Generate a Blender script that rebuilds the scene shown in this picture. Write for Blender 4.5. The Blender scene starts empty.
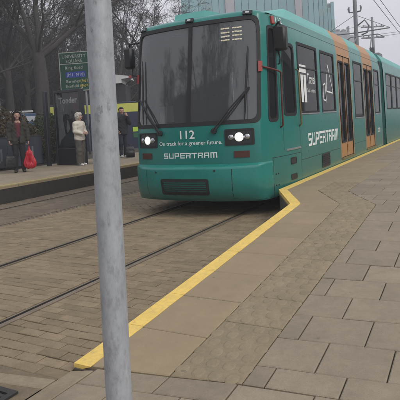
import bpy, math, random, time
import numpy as np
from mathutils import Vector, Matrix
random.seed(7)
RNG = np.random.default_rng(7)
T0 = time.time()
SC = bpy.context.scene
COL = SC.collection

# ------------------------------------------------------------------ camera
YAW, PITCH, ROLL = math.radians(28.635), math.radians(1.484), math.radians(3.4)
CAM = Vector((0, 0, 1.5))
fwd_l = Vector((-math.sin(YAW), math.cos(YAW), 0)); R0 = Vector((math.cos(YAW), math.sin(YAW), 0))
fwd = (fwd_l * math.cos(PITCH) + Vector((0, 0, -math.sin(PITCH)))).normalized()
U0 = R0.cross(fwd)
right = R0 * math.cos(ROLL) - U0 * math.sin(ROLL)
up = R0 * math.sin(ROLL) + U0 * math.cos(ROLL)
cd = bpy.data.cameras.new('camera'); cam = bpy.data.objects.new('camera', cd); COL.objects.link(cam)
M = Matrix((right, up, -fwd)).transposed().to_4x4(); M.translation = CAM
cam.matrix_world = M
cd.sensor_width = 36.0; cd.lens = 515 / 400 * 36
cd.shift_x = 0.0; cd.shift_y = -65 / 400
cd.clip_start = 0.05; cd.clip_end = 3000
SC.camera = cam

def in_view(x, y, z):                       # photo pixels (400 x 400) of a world point, for choosing the level of detail
    d = Vector((x, y, z)) - CAM
    f = d.dot(fwd)
    if f <= 0.1: return None
    return 200 + d.dot(right) / f * 515, 135 - d.dot(up) / f * 515

# ------------------------------------------------------------------ light
SUN_EL, SUN_AZ = math.radians(42), math.radians(105)     # azimuth clockwise from +Y
W = bpy.data.worlds.new('World'); SC.world = W; W.use_nodes = True
nt = W.node_tree; nt.nodes.clear()
sky = nt.nodes.new('ShaderNodeTexSky'); sky.sky_type = 'NISHITA'; sky.sun_disc = False
sky.sun_elevation = SUN_EL; sky.sun_rotation = SUN_AZ; sky.air_density = 1.0; sky.dust_density = 6.0; sky.ozone_density = 2.0
hsv = nt.nodes.new('ShaderNodeHueSaturation'); hsv.inputs['Saturation'].default_value = 0.12
mixc = nt.nodes.new('ShaderNodeMixRGB'); mixc.inputs[0].default_value = 0.72
mixc.inputs[2].default_value = (5.05, 5.12, 5.6, 1)       # the even grey of the cloud layer
bg = nt.nodes.new('ShaderNodeBackground'); bg.inputs['Strength'].default_value = 0.146
wo = nt.nodes.new('ShaderNodeOutputWorld')
nt.links.new(sky.outputs[0], hsv.inputs['Color']); nt.links.new(hsv.outputs[0], mixc.inputs[1])
nt.links.new(mixc.outputs[0], bg.inputs['Color']); nt.links.new(bg.outputs[0], wo.inputs['Surface'])
sd = bpy.data.lights.new('sun', 'SUN'); sd.energy = 0.75; sd.angle = math.radians(25); sd.color = (1.0, 0.93, 0.82)
sun = bpy.data.objects.new('sun', sd); COL.objects.link(sun)
sdir = Vector((math.sin(SUN_AZ) * math.cos(SUN_EL), math.cos(SUN_AZ) * math.cos(SUN_EL), math.sin(SUN_EL)))
sun.rotation_euler = sdir.to_track_quat('Z', 'Y').to_euler(); sun.location = (10, -5, 30)
SC.view_settings.view_transform = 'Standard'; SC.view_settings.look = 'None'
SC.view_settings.exposure = 0.42; SC.view_settings.gamma = 1.0
SC.cycles.max_bounces = 8; SC.cycles.transparent_max_bounces = 16; SC.cycles.volume_bounces = 0
HAZE_DENSITY = 0.0034

# ------------------------------------------------------------------ materials
def N(nt, t, **kw):
    n = nt.nodes.new(t)
    for k, v in kw.items(): setattr(n, k, v)
    return n
def mat(name, c, rough=0.6, var=0.0, scale=8.0, metal=0.0, bump=0.0, bscale=60.0, spec=0.5, rnd=0.0, island=0.0, coat=0.0,
        stain=None, stain_scale=1.5, stain_amt=0.6, emit=None, estr=0.0, coord='Object', rvar=0.0, stretch=None, grime=0.0, spots=None):
    m = bpy.data.materials.new(name); m.use_nodes = True; nt = m.node_tree
    b = nt.nodes['Principled BSDF']; L = nt.links
    b.inputs['Roughness'].default_value = rough; b.inputs['Metallic'].default_value = metal
    b.inputs['Specular IOR Level'].default_value = spec
    b.inputs['Coat Weight'].default_value = coat; b.inputs['Coat Roughness'].default_value = 0.146
    col = N(nt, 'ShaderNodeRGB'); col.outputs[0].default_value = (*c, 1); out = col.outputs[0]
    if coord == 'World':
        g = N(nt, 'ShaderNodeNewGeometry'); vec = g.outputs['Position']
    else:
        tc = N(nt, 'ShaderNodeTexCoord'); vec = tc.outputs['Object']
    if stretch:
        mp = N(nt, 'ShaderNodeMapping'); mp.inputs['Scale'].default_value = stretch; L.new(vec, mp.inputs['Vector']); vec = mp.outputs[0]
    val = None
    def addv(sock, amt):                      # value multiplier 1 +- amt
        nonlocal val
        mr = N(nt, 'ShaderNodeMapRange'); mr.inputs['To Min'].default_value = 1 - amt; mr.inputs['To Max'].default_value = 1 + amt
        L.new(sock, mr.inputs['Value'])
        if val is None: val = mr.outputs[0]
        else:
            mu = N(nt, 'ShaderNodeMath', operation='MULTIPLY'); L.new(val, mu.inputs[0]); L.new(mr.outputs[0], mu.inputs[1]); val = mu.outputs[0]
    if var:
        for sc_, a in ((scale, var), (scale * 6.3, var * 0.7)) + (((210.0, 0.13),) if spots else ()):
            n = N(nt, 'ShaderNodeTexNoise'); n.inputs['Scale'].default_value = sc_; n.inputs['Detail'].default_value = 6; n.inputs['Roughness'].default_value = 0.65
            L.new(vec, n.inputs['Vector'])
            mr0 = N(nt, 'ShaderNodeMapRange'); mr0.inputs['From Min'].default_value = 0.3; mr0.inputs['From Max'].default_value = 0.7
            L.new(n.outputs['Fac'], mr0.inputs['Value']); addv(mr0.outputs[0], a)
    if rnd:
        oi = N(nt, 'ShaderNodeObjectInfo'); addv(oi.outputs['Random'], rnd)
    if island:
        gi = N(nt, 'ShaderNodeNewGeometry'); addv(gi.outputs['Random Per Island'], island)
    if val is not None:
        vm = N(nt, 'ShaderNodeVectorMath', operation='SCALE'); L.new(out, vm.inputs[0]); L.new(val, vm.inputs['Scale']); out = vm.outputs[0]
    if stain is not None:
        n = N(nt, 'ShaderNodeTexNoise'); n.inputs['Scale'].default_value = stain_scale; n.inputs['Detail'].default_value = 8; n.inputs['Roughness'].default_value = 0.7
        g2 = N(nt, 'ShaderNodeNewGeometry'); L.new(g2.outputs['Position'] if coord == 'World' else vec, n.inputs['Vector'])
        mr = N(nt, 'ShaderNodeMapRange'); mr.inputs['From Min'].default_value = 0.5; mr.inputs['From Max'].default_value = 0.72; mr.inputs['To Max'].default_value = stain_amt
        L.new(n.outputs['Fac'], mr.inputs['Value'])
        mx = N(nt, 'ShaderNodeMixRGB'); L.new(mr.outputs[0], mx.inputs[0]); L.new(out, mx.inputs[1]); mx.inputs[2].default_value = (*stain, 1); out = mx.outputs[0]
    if spots:                                 # trodden gum and drips: small round marks, only in some cells
        gp = N(nt, 'ShaderNodeNewGeometry'); wn = N(nt, 'ShaderNodeTexNoise'); wn.inputs['Scale'].default_value = 30
        L.new(gp.outputs['Position'], wn.inputs['Vector'])
        va = N(nt, 'ShaderNodeVectorMath', operation='MULTIPLY_ADD'); va.inputs[1].default_value = (0.03, 0.03, 0.0); L.new(wn.outputs['Color'], va.inputs[0]); L.new(gp.outputs['Position'], va.inputs[2])
        vo = N(nt, 'ShaderNodeTexVoronoi'); vo.inputs['Scale'].default_value = 4.5; L.new(va.outputs[0], vo.inputs['Vector'])
        sp_ = N(nt, 'ShaderNodeSeparateColor'); L.new(vo.outputs['Color'], sp_.inputs[0])
        th = N(nt, 'ShaderNodeMapRange'); th.inputs['From Min'].default_value = 0.45; th.inputs['From Max'].default_value = 1.0; th.inputs['To Min'].default_value = 0.0; th.inputs['To Max'].default_value = 0.12; L.new(sp_.outputs[0], th.inputs['Value'])
        lt = N(nt, 'ShaderNodeMath', operation='LESS_THAN'); L.new(vo.outputs['Distance'], lt.inputs[0]); L.new(th.outputs[0], lt.inputs[1])
        ml = N(nt, 'ShaderNodeMath', operation='MULTIPLY'); L.new(lt.outputs[0], ml.inputs[0]); ml.inputs[1].default_value = 0.5
        mx = N(nt, 'ShaderNodeMixRGB'); L.new(ml.outputs[0], mx.inputs[0]); L.new(out, mx.inputs[1]); mx.inputs[2].default_value = (*spots, 1); out = mx.outputs[0]
    if grime:                                  # road dirt thrown up on the lower panels, streaky, up to that height
        g3 = N(nt, 'ShaderNodeNewGeometry'); mp = N(nt, 'ShaderNodeMapping'); mp.inputs['Scale'].default_value = (1, 1, 0.25); L.new(g3.outputs['Position'], mp.inputs['Vector'])
        n = N(nt, 'ShaderNodeTexNoise'); n.inputs['Scale'].default_value = 7; n.inputs['Detail'].default_value = 8; n.inputs['Roughness'].default_value = 0.7; L.new(mp.outputs[0], n.inputs['Vector'])
        sx = N(nt, 'ShaderNodeSeparateXYZ'); L.new(g3.outputs['Position'], sx.inputs[0])
        m1 = N(nt, 'ShaderNodeMapRange'); m1.inputs['From Min'].default_value = grime; m1.inputs['From Max'].default_value = 0.2; m1.inputs['To Max'].default_value = 1.0; L.new(sx.outputs['Z'], m1.inputs['Value'])
        mm = N(nt, 'ShaderNodeMath', operation='MULTIPLY'); L.new(m1.outputs[0], mm.inputs[0]); L.new(n.outputs['Fac'], mm.inputs[1])
        mx = N(nt, 'ShaderNodeMixRGB'); L.new(mm.outputs[0], mx.inputs[0]); L.new(out, mx.inputs[1]); mx.inputs[2].default_value = (0.05, 0.075, 0.062, 1); out = mx.outputs[0]
    L.new(out, b.inputs['Base Color'])
    if rvar:
        n = N(nt, 'ShaderNodeTexNoise'); n.inputs['Scale'].default_value = 3.0; n.inputs['Detail'].default_value = 6; L.new(vec, n.inputs['Vector'])
        mr = N(nt, 'ShaderNodeMapRange'); mr.inputs['To Min'].default_value = max(0.05, rough - rvar); mr.inputs['To Max'].default_value = min(1, rough + rvar)
        L.new(n.outputs['Fac'], mr.inputs['Value']); L.new(mr.outputs[0], b.inputs['Roughness'])
    if bump:
        n = N(nt, 'ShaderNodeTexNoise'); n.inputs['Scale'].default_value = bscale; n.inputs['Detail'].default_value = 5
        L.new(vec, n.inputs['Vector'])
        bp = N(nt, 'ShaderNodeBump'); bp.inputs['Strength'].default_value = bump; bp.inputs['Distance'].default_value = 0.01
        L.new(n.outputs['Fac'], bp.inputs['Height']); L.new(bp.outputs[0], b.inputs['Normal'])
    if emit: b.inputs['Emission Color'].default_value = (*emit, 1); b.inputs['Emission Strength'].default_value = estr
    return m
def glass(name, tint, refl=1.0, rough=0.03, film=(0.02, 0.10), ior=1.52):
    m = bpy.data.materials.new(name); m.use_nodes = True; nt = m.node_tree; nt.nodes.clear(); L = nt.links
    o = N(nt, 'ShaderNodeOutputMaterial'); mx = N(nt, 'ShaderNodeMixShader'); tr = N(nt, 'ShaderNodeBsdfTransparent'); gl = N(nt, 'ShaderNodeBsdfGlossy')
    tr.inputs['Color'].default_value = (*tint, 1); gl.inputs['Roughness'].default_value = rough; gl.inputs['Color'].default_value = (refl, refl, refl, 1)
    fr = N(nt, 'ShaderNodeFresnel'); fr.inputs['IOR'].default_value = ior
    # uneven pale bluish diffuse film on the pane
    df = N(nt, 'ShaderNodeBsdfDiffuse'); df.inputs['Color'].default_value = (0.31, 0.35, 0.375, 1)
    nz = N(nt, 'ShaderNodeTexNoise'); nz.inputs['Scale'].default_value = 2.5; nz.inputs['Detail'].default_value = 8
    tc = N(nt, 'ShaderNodeTexCoord'); L.new(tc.outputs['Object'], nz.inputs['Vector'])
    mr = N(nt, 'ShaderNodeMapRange'); mr.inputs['To Min'].default_value = 0.02; mr.inputs['To Max'].default_value = 0.10; L.new(nz.outputs['Fac'], mr.inputs['Value'])
    mr.inputs['To Min'].default_value = film[0]; mr.inputs['To Max'].default_value = film[1]
    m2 = N(nt, 'ShaderNodeMixShader'); L.new(mr.outputs[0], m2.inputs[0]); L.new(tr.outputs[0], m2.inputs[1]); L.new(df.outputs[0], m2.inputs[2])
    L.new(fr.outputs[0], mx.inputs[0]); L.new(m2.outputs[0], mx.inputs[1]); L.new(gl.outputs[0], mx.inputs[2]); L.new(mx.outputs[0], o.inputs['Surface'])
    return m

MAT = dict(
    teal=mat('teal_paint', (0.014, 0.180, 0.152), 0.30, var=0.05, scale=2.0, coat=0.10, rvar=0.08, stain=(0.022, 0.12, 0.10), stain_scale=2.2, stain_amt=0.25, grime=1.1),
    teal_roof_glare=mat('teal_roof_paint_glare', (0.10, 0.36, 0.325), 0.45, var=0.08, scale=2.0),  # roof teal made paler: sky glare and haze put into the colour
    orange=mat('orange_paint', (0.40, 0.205, 0.075), 0.45, var=0.06, scale=3),
    bumper=mat('teal_bumper_paint', (0.015, 0.195, 0.165), 0.30, var=0.06, scale=2.5, coat=0.12, rvar=0.1, grime=0.62, stain=(0.03, 0.10, 0.085), stain_scale=4, stain_amt=0.35),
    rubber=mat('black_rubber', (0.012, 0.013, 0.014), 0.65),
    black=mat('black_plastic', (0.016, 0.017, 0.018), 0.5, var=0.1),
    dark=mat('underframe', (0.02, 0.02, 0.02), 0.8),
    interior=mat('interior_panel', (0.10, 0.105, 0.11), 0.7),
    seatcloth=mat('seat_cloth', (0.02, 0.03, 0.07), 0.9),
    pole_yellow=mat('yellow_rail', (0.55, 0.36, 0.04), 0.4),
    gaiter=mat('gaiter_rubber', (0.035, 0.045, 0.05), 0.75),
    white=mat('white_lettering', (0.78, 0.80, 0.78), 0.5),
    red=mat('red_rail', (0.115, 0.020, 0.017), 0.5),
    olive=mat('olive_rail', (0.16, 0.12, 0.045), 0.5),
    chrome=mat('bright_trim', (0.55, 0.57, 0.58), 0.3, metal=0.8),
    lampdark=mat('lamp_recess', (0.015, 0.018, 0.018), 0.25),
    lampred=mat('red_lens', (0.30, 0.03, 0.02), 0.25),
    lampbrown=mat('indicator_lens', (0.07, 0.022, 0.012), 0.25),
    headlamp=mat('headlamp_lens', (0.9, 0.9, 0.85), 0.1, emit=(1.0, 0.98, 0.92), estr=4.0),
    lamp_bowl=mat('lit_lamp_bowl', (0.8,0.8,0.78), 0.15, emit=(1.0,0.97,0.9), estr=0.55),
    reflector=mat('lamp_reflector', (0.5, 0.52, 0.52), 0.2, metal=0.9),
    led=mat('amber_led', (0.55, 0.52, 0.40), 0.5, emit=(1.0, 0.86, 0.56), estr=0.10),
    glass_front=glass('windscreen_glass', (0.42, 0.45, 0.46), film=(0.13, 0.21), ior=1.8),
    glass_side=glass('window_glass', (0.10, 0.115, 0.12), refl=0.62, film=(0.02, 0.07), ior=1.5),
    galv=mat('galvanised_steel', (0.37, 0.39, 0.415), 0.5, var=0.13, scale=13, metal=0.15, bump=0.08, bscale=40, stain=(0.20, 0.21, 0.225), stain_scale=30, stain_amt=0.75, stretch=(1, 1, 0.45)),
    smear=mat('sticker_smear', (0.275, 0.29, 0.31), 0.75, var=0.35, scale=30),
    steel=mat('grey_steel', (0.20, 0.205, 0.215), 0.6, var=0.1, metal=0.2),
    wire=mat('overhead_wire', (0.10, 0.10, 0.11), 0.6),
    slab=mat('paving_stone', (0.242, 0.200, 0.142), 0.8, var=0.12, scale=3.0, bump=0.3, bscale=110, rnd=0.10, spots=(0.10,0.088,0.07), coord='World', stain=(0.165, 0.137, 0.095), stain_scale=5, stain_amt=0.45),
    slabfield=mat('paving_field_stone', (0.242, 0.200, 0.142), 0.8, var=0.12, scale=3.0, bump=0.3, bscale=110, island=0.10, spots=(0.10,0.088,0.07), coord='World', stain=(0.165, 0.137, 0.095), stain_scale=5, stain_amt=0.45),
    coping=mat('coping_concrete', (0.268, 0.208, 0.128), 0.75, var=0.07, scale=2.0, bump=0.15, bscale=150, rnd=0.05, spots=(0.10,0.088,0.07), coord='World', stain=(0.205, 0.160, 0.102), stain_scale=3, stain_amt=0.4),
    tactile=mat('tactile_concrete', (0.240, 0.190, 0.118), 0.8, var=0.12, scale=5.0, bump=0.3, bscale=120, rnd=0.07, spots=(0.10,0.088,0.07), coord='World', stain=(0.165, 0.137, 0.095), stain_scale=6, stain_amt=0.5),
    yellow=mat('yellow_line_paint', (0.74, 0.52, 0.13), 0.7, var=0.10, scale=6, bump=0.15, bscale=120, coord='World', stain=(0.44, 0.34, 0.15), stain_scale=26, stain_amt=0.75),
    yellow_worn=mat('worn_line_paint', (0.40, 0.33, 0.16), 0.8, var=0.2, scale=6, coord='World', stain=(0.22, 0.18, 0.12), stain_scale=6, stain_amt=0.8),
    joint=mat('joint_mortar', (0.10, 0.085, 0.065), 0.95, var=0.2, scale=20, coord='World'),
    sett=mat('granite_sett', (0.212, 0.163, 0.101), 0.82, var=0.16, scale=9, bump=0.35, bscale=90, rnd=0.13, coord='World', stain=(0.150, 0.113, 0.070), stain_scale=1.3, stain_amt=0.55),
    settfield=mat('granite_sett_field', (0.212, 0.163, 0.101), 0.82, var=0.16, scale=9, bump=0.35, bscale=90, island=0.13, coord='World', stain=(0.150, 0.113, 0.070), stain_scale=1.3, stain_amt=0.55),
    settdark=mat('dark_sett_field', (0.140, 0.110, 0.074), 0.78, var=0.18, scale=7, bump=0.35, bscale=90, island=0.12, coord='World', stain=(0.085, 0.066, 0.045), stain_scale=0.8, stain_amt=0.7, stretch=(1, 0.25, 1)),  # darker sett tone for the far track
    bed=mat('bed_mortar', (0.105, 0.083, 0.054), 0.95, var=0.2, scale=12, coord='World'),
    rail=mat('rail_steel', (0.23, 0.185, 0.135), 0.42, metal=0.35, var=0.2, scale=6, coord='World'),
    crossing=mat('worn_tarmac', (0.175, 0.138, 0.088), 0.88, var=0.2, scale=5, bump=0.5, bscale=140, coord='World', stain=(0.09,0.072,0.048), stain_scale=4, stain_amt=0.7),
    groove=mat('rail_groove_dirt', (0.022, 0.019, 0.015), 0.9),
    edging=mat('edging_stone', (0.235, 0.190, 0.128), 0.8, var=0.14, scale=6, bump=0.3, bscale=100, rnd=0.1, coord='World'),
    ground=mat('ground_tarmac', (0.06, 0.057, 0.052), 0.9, var=0.2, scale=2, bump=0.3, coord='World'),
    soil=mat('verge_soil', (0.045, 0.038, 0.028), 0.95, var=0.3, scale=2, coord='World'),
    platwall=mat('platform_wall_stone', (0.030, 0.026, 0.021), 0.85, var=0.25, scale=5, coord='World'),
    iron=mat('cast_iron', (0.03, 0.028, 0.026), 0.6, var=0.2, scale=10),
    hoard=mat('hoarding_panel', (0.036, 0.042, 0.060), 0.5, var=0.2, scale=1.6, stain=(0.075, 0.078, 0.09), stain_scale=2, stain_amt=0.5),
    hoardpost=mat('hoarding_post', (0.03, 0.033, 0.04), 0.5),
    print_grey=mat('faded_print', (0.13, 0.14, 0.16), 0.6),
    adframe=mat('totem_frame', (0.02, 0.022, 0.027), 0.35),
    poster_white=mat('poster_lettering_white', (0.9,0.9,0.9), 0.6),
    ad_white=mat('poster_pale', (0.36, 0.37, 0.38), 0.6, var=0.3, scale=5),
    ad_dark=mat('poster_dark', (0.022, 0.024, 0.028), 0.6, var=0.4, scale=4),
    ad_red=mat('poster_red', (0.10, 0.022, 0.02), 0.6, var=0.4, scale=4),
    ad_blue=mat('poster_blue', (0.035, 0.06, 0.075), 0.6, var=0.4, scale=4),
    signgreen=mat('sign_green', (0.008, 0.06, 0.036), 0.5, var=0.05),
    signblue=mat('sign_blue', (0.02, 0.045, 0.30), 0.5),
    signyellow=mat('sign_yellow', (0.55, 0.42, 0.04), 0.5),
    bark=mat('bark', (0.050, 0.045, 0.041), 0.95, var=0.3, scale=6, bump=0.5, bscale=25),
    twig=mat('twig_bark', (0.052, 0.046, 0.043), 0.95),
    leaf=mat('evergreen_leaf', (0.030, 0.040, 0.016), 0.7, island=0.5, spec=0.2),
    leafbrown=mat('brown_leaf', (0.060, 0.045, 0.024), 0.8, island=0.5, spec=0.2),
    bld_teal_hazed=mat('hazed_copper_panel', (0.155, 0.325, 0.33), 0.6, var=0.06, scale=0.5, rnd=0.12),  # copper green lightened, part of the mist is put into the colour
    bld_grey=mat('building_grey_panel', (0.34, 0.33, 0.34), 0.6, rnd=0.05),
    bld_core=mat('building_core', (0.12, 0.20, 0.20), 0.7),
    bld_pale=mat('pale_render', (0.34, 0.35, 0.37), 0.8, var=0.08, scale=0.3),
    render_dark=mat('dark_wall_render', (0.12, 0.125, 0.125), 0.85, var=0.15, scale=1), brick=mat('brick_wall', (0.16, 0.075, 0.05), 0.85, var=0.2, scale=2), slate=mat('slate_roof', (0.05, 0.052, 0.058), 0.7, var=0.2, scale=3),
    bld_glass=mat('building_window', (0.06, 0.08, 0.09), 0.15),
    navy=mat('navy_paint', (0.012, 0.018, 0.045), 0.4, var=0.1, scale=2),
    vyellow=mat('yellow_green_band', (0.52, 0.54, 0.10), 0.5, var=0.05),
    hivis=mat('reflective_yellow', (0.42, 0.60, 0.05), 0.5, emit=None),
    greenbox=mat('green_panel', (0.02, 0.11, 0.05), 0.5),
    vanblue=mat('blue_van_paint', (0.05, 0.10, 0.20), 0.35, var=0.1), vanwhite=mat('white_van_paint', (0.55, 0.57, 0.60), 0.35, var=0.05),
    canopy=mat('white_canopy', (0.70, 0.70, 0.70), 0.6, var=0.05), tyre=mat('tyre', (0.015, 0.015, 0.015), 0.9),
    skin=mat('skin', (0.33, 0.19, 0.14), 0.55, var=0.05), skin2=mat('pale_skin', (0.42, 0.26, 0.20), 0.55, var=0.05),
    eye=mat('eye_dark', (0.02, 0.015, 0.012), 0.3), lip=mat('lip', (0.30, 0.10, 0.09), 0.5),
    hair_brown=mat('hair_brown', (0.016, 0.009, 0.007), 0.7, spec=0.15, var=0.3, scale=30, stretch=(1, 1, 0.15)),
    hair_white=mat('hair_white', (0.46, 0.42, 0.37), 0.7, var=0.2, scale=30), hair_black=mat('hair_black', (0.014, 0.012, 0.011), 0.6),
    olivecoat=mat('olive_coat', (0.032, 0.029, 0.021), 0.9, var=0.2, scale=12, bump=0.3), maroon=mat('maroon_top', (0.095, 0.018, 0.026), 0.9, var=0.1),
    blacktr=mat('black_trousers', (0.011, 0.012, 0.015), 0.9, var=0.2), boot=mat('dark_boot', (0.025, 0.017, 0.013), 0.6),
    cream=mat('cream_jacket', (0.52, 0.48, 0.41), 0.85, var=0.1, scale=14, bump=0.3), taupe=mat('taupe_trousers', (0.075, 0.066, 0.058), 0.9, var=0.12, scale=10),
    whiteshoe=mat('white_shoe', (0.62, 0.61, 0.60), 0.6), navycoat=mat('navy_coat', (0.022, 0.026, 0.045), 0.9, var=0.15), darkcoat=mat('charcoal_coat', (0.013, 0.015, 0.020), 0.9, var=0.15),
    jeans=mat('dark_jeans', (0.016, 0.020, 0.032), 0.9, var=0.1), redbag=mat('red_plastic_bag', (0.40, 0.012, 0.022), 0.4, var=0.15, scale=9, bump=0.5, bscale=14),
    bag=mat('black_leather', (0.012, 0.011, 0.013), 0.5, var=0.1),
    glass_poster=glass('poster_glass',(0.9,0.92,0.93),film=(0.01,0.04)), white_dull=mat('dull_white_lettering',(0.42,0.44,0.38),0.6), red_sign=mat('red_sticker',(0.45,0.05,0.03),0.5), kiosk_wall=mat('kiosk_wall',(0.028,0.029,0.032),0.7,var=.2),
    concrete=mat('grey_concrete', (0.20, 0.19, 0.175), 0.85, var=0.12, scale=3),
)

# ------------------------------------------------------------------ mesh helpers
class MB:
    def __init__(s): s.v = []; s.f = []; s.m = []
    def add(s, vs, fs, mi=0):
        o = len(s.v); s.v += [tuple(p) for p in vs]; s.f += [tuple(i + o for i in f) for f in fs]; s.m += [mi] * len(fs); return s
    def box(s, x0, x1, y0, y1, z0, z1, mi=0):
        return s.add([(x0,y0,z0),(x1,y0,z0),(x1,y1,z0),(x0,y1,z0),(x0,y0,z1),(x1,y0,z1),(x1,y1,z1),(x0,y1,z1)],
                     [(0,3,2,1),(4,5,6,7),(0,1,5,4),(1,2,6,5),(2,3,7,6),(3,0,4,7)], mi)
    def bbox(s, x0, x1, y0, y1, z0, z1, b=0.01, mi=0):     # box with all edges chamfered
        X=(x0,x0+b,x1-b,x1); Y=(y0,y0+b,y1-b,y1); Z=(z0,z0+b,z1-b,z1)
        vs=[]; idx={}
        for i in (0,1):
            for j in (0,1):
                for k in (0,1):
                    xo,xi=(X[0],X[1]) if i==0 else (X[3],X[2]); yo,yi=(Y[0],Y[1]) if j==0 else (Y[3],Y[2]); zo,zi=(Z[0],Z[1]) if k==0 else (Z[3],Z[2])
                    for a,p in enumerate(((xo,yi,zi),(xi,yo,zi),(xi,yi,zo))): idx[i,j,k,a]=len(vs); vs.append(p)
        g=lambda i,j,k,a: idx[i,j,k,a]
        fs=[(g(0,0,0,0),g(0,0,1,0),g(0,1,1,0),g(0,1,0,0)),(g(1,0,0,0),g(1,1,0,0),g(1,1,1,0),g(1,0,1,0)),
            (g(0,0,0,1),g(1,0,0,1),g(1,0,1,1),g(0,0,1,1)),(g(0,1,0,1),g(0,1,1,1),g(1,1,1,1),g(1,1,0,1)),
            (g(0,0,0,2),g(0,1,0,2),g(1,1,0,2),g(1,0,0,2)),(g(0,0,1,2),g(1,0,1,2),g(1,1,1,2),g(0,1,1,2))]
        for i in (0,1):
            for j in (0,1): fs.append((g(i,j,0,0),g(i,j,0,1),g(i,j,1,1),g(i,j,1,0)))
            for k in (0,1): fs.append((g(i,0,k,0),g(i,1,k,0),g(i,1,k,2),g(i,0,k,2)))
        for j in (0,1):
            for k in (0,1): fs.append((g(0,j,k,1),g(1,j,k,1),g(1,j,k,2),g(0,j,k,2)))
        for i in (0,1):
            for j in (0,1):
                for k in (0,1): fs.append((g(i,j,k,0),g(i,j,k,1),g(i,j,k,2)))
        return s.add(vs,fs,mi)
    def tube(s, pts, rad, n=6, cap=True, mi=0):
        pts=[Vector(p) for p in pts]; k=len(pts)
        if not hasattr(rad,'__len__'): rad=[rad]*k
        vs=[]; prev=None
        for i,p in enumerate(pts):
            t=(pts[min(i+1,k-1)]-pts[max(i-1,0)]).normalized()
            if prev is None: a=t.cross(Vector((0,0,1)) if abs(t.z)<0.9 else Vector((1,0,0))).normalized()
            else: a=(prev-t*prev.dot(t)).normalized()
            prev=a; b=t.cross(a)
            for j in range(n):
                th=2*math.pi*j/n; vs.append(p+(a*math.cos(th)+b*math.sin(th))*rad[i])
        fs=[]
        for i in range(k-1):
            for j in range(n): fs.append((i*n+j,i*n+(j+1)%n,(i+1)*n+(j+1)%n,(i+1)*n+j))
        if cap: fs.append(tuple(range(n-1,-1,-1))); fs.append(tuple((k-1)*n+j for j in range(n)))
        return s.add(vs,fs,mi)
    def ell(s, c, r, nu=12, nv=8, mi=0):
        vs=[]; fs=[]
        for i in range(nv+1):
            ph=math.pi*i/nv
            for j in range(nu):
                th=2*math.pi*j/nu; vs.append((c[0]+r[0]*math.sin(ph)*math.cos(th),c[1]+r[1]*math.sin(ph)*math.sin(th),c[2]+r[2]*math.cos(ph)))
        for i in range(nv):
            for j in range(nu): fs.append((i*nu+j,(i+1)*nu+j,(i+1)*nu+(j+1)%nu,i*nu+(j+1)%nu))
        return s.add(vs,fs,mi)
    def prism(s, poly, axis, a0, a1, mi=0):                # polygon extruded along an axis
        n=len(poly)
        def P(u,v,w): return (w,u,v) if axis=='x' else ((u,w,v) if axis=='y' else (u,v,w))
        vs=[P(u,v,a0) for u,v in poly]+[P(u,v,a1) for u,v in poly]
        fs=[tuple(range(n)),tuple(range(2*n-1,n-1,-1))]+[(i,i+n,(i+1)%n+n,(i+1)%n) for i in range(n)]
        return s.add(vs,fs,mi)
    def mesh(s, name, mats, smooth=False):
        me=bpy.data.meshes.new(name); me.from_pydata(s.v,[],s.f)
        for m in (mats if isinstance(mats,(list,tuple)) else [mats]): me.materials.append(m)
        me.polygons.foreach_set('material_index', s.m)
        if smooth: me.polygons.foreach_set('use_smooth',[True]*len(me.polygons))
        me.update(); return me
    def build(s, name, mats, parent=None, smooth=False, fix=True, loc=None):
        me=s.mesh(name,mats,smooth)
        if fix: fixn(me)
        return link(name,me,parent,loc)
import bmesh
def fixn(me):
    bm=bmesh.new(); bm.from_mesh(me); bmesh.ops.recalc_face_normals(bm,faces=bm.faces); bm.to_mesh(me); bm.free()
def link(name, me, parent=None, loc=None):
    o=bpy.data.objects.new(name,me); COL.objects.link(o)
    if parent is not None: o.parent=parent
    if loc is not None: o.location=loc
    return o
def autosmooth(me, deg=35):
    me.polygons.foreach_set('use_smooth',[True]*len(me.polygons)); me.set_sharp_from_angle(angle=math.radians(deg))
def empty(name, label, cat, loc=(0,0,0), rz=0, group=None):
    o=bpy.data.objects.new(name,None); COL.objects.link(o); o.location=loc; o.rotation_euler=(0,0,rz); o.empty_display_size=0.1
    tag(o,label,cat,group); return o
def tag(o,label,cat,group=None):
    o['label']=label; o['category']=cat
    if group: o['group']=group
    return o
def kind(o,k): o['kind']=k; return o
def text_geo(txt, size=1.0, bold=0.0, align='CENTER', res=2):
    cu=bpy.data.curves.new('t','FONT'); cu.body=txt; cu.size=size; cu.align_x=align; cu.resolution_u=res; cu.offset=bold
    o=bpy.data.objects.new('t',cu); COL.objects.link(o); dg=bpy.context.evaluated_depsgraph_get()
    me=bpy.data.meshes.new_from_object(o.evaluated_get(dg)); 
    vs=[(v.co.x,v.co.y) for v in me.vertices]; fs=[tuple(p.vertices) for p in me.polygons]
    bpy.data.objects.remove(o); bpy.data.meshes.remove(me); bpy.data.curves.remove(cu); return vs,fs

# ================================================================== GROUND
g=MB(); g.box(-900,900,-300,1800,-0.4,-0.06); kind(g.build('ground',MAT['ground']),'structure')

def zp(y):                                   # top of the near platform along the track: pavement, 1:12 ramp, platform
    if y<2.42: return 0.04
    if y>6.40: return 0.38
    return 0.04+(y-2.42)/(6.40-2.42)*0.34
def shift(y): return 0.016*(min(6.4,max(2.4,y))-2.4)-0.58*min(1,max(0,(y-6.40)/1.10))
def skew(x,y):
    f=1.0 if y<3.3 else max(0.0,1-(y-3.3)/1.6)
    return y+(0.085*min(1.6,x+1.2) if x>-1.2 else 0.15*max(-1.2,x+1.2))*f
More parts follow.
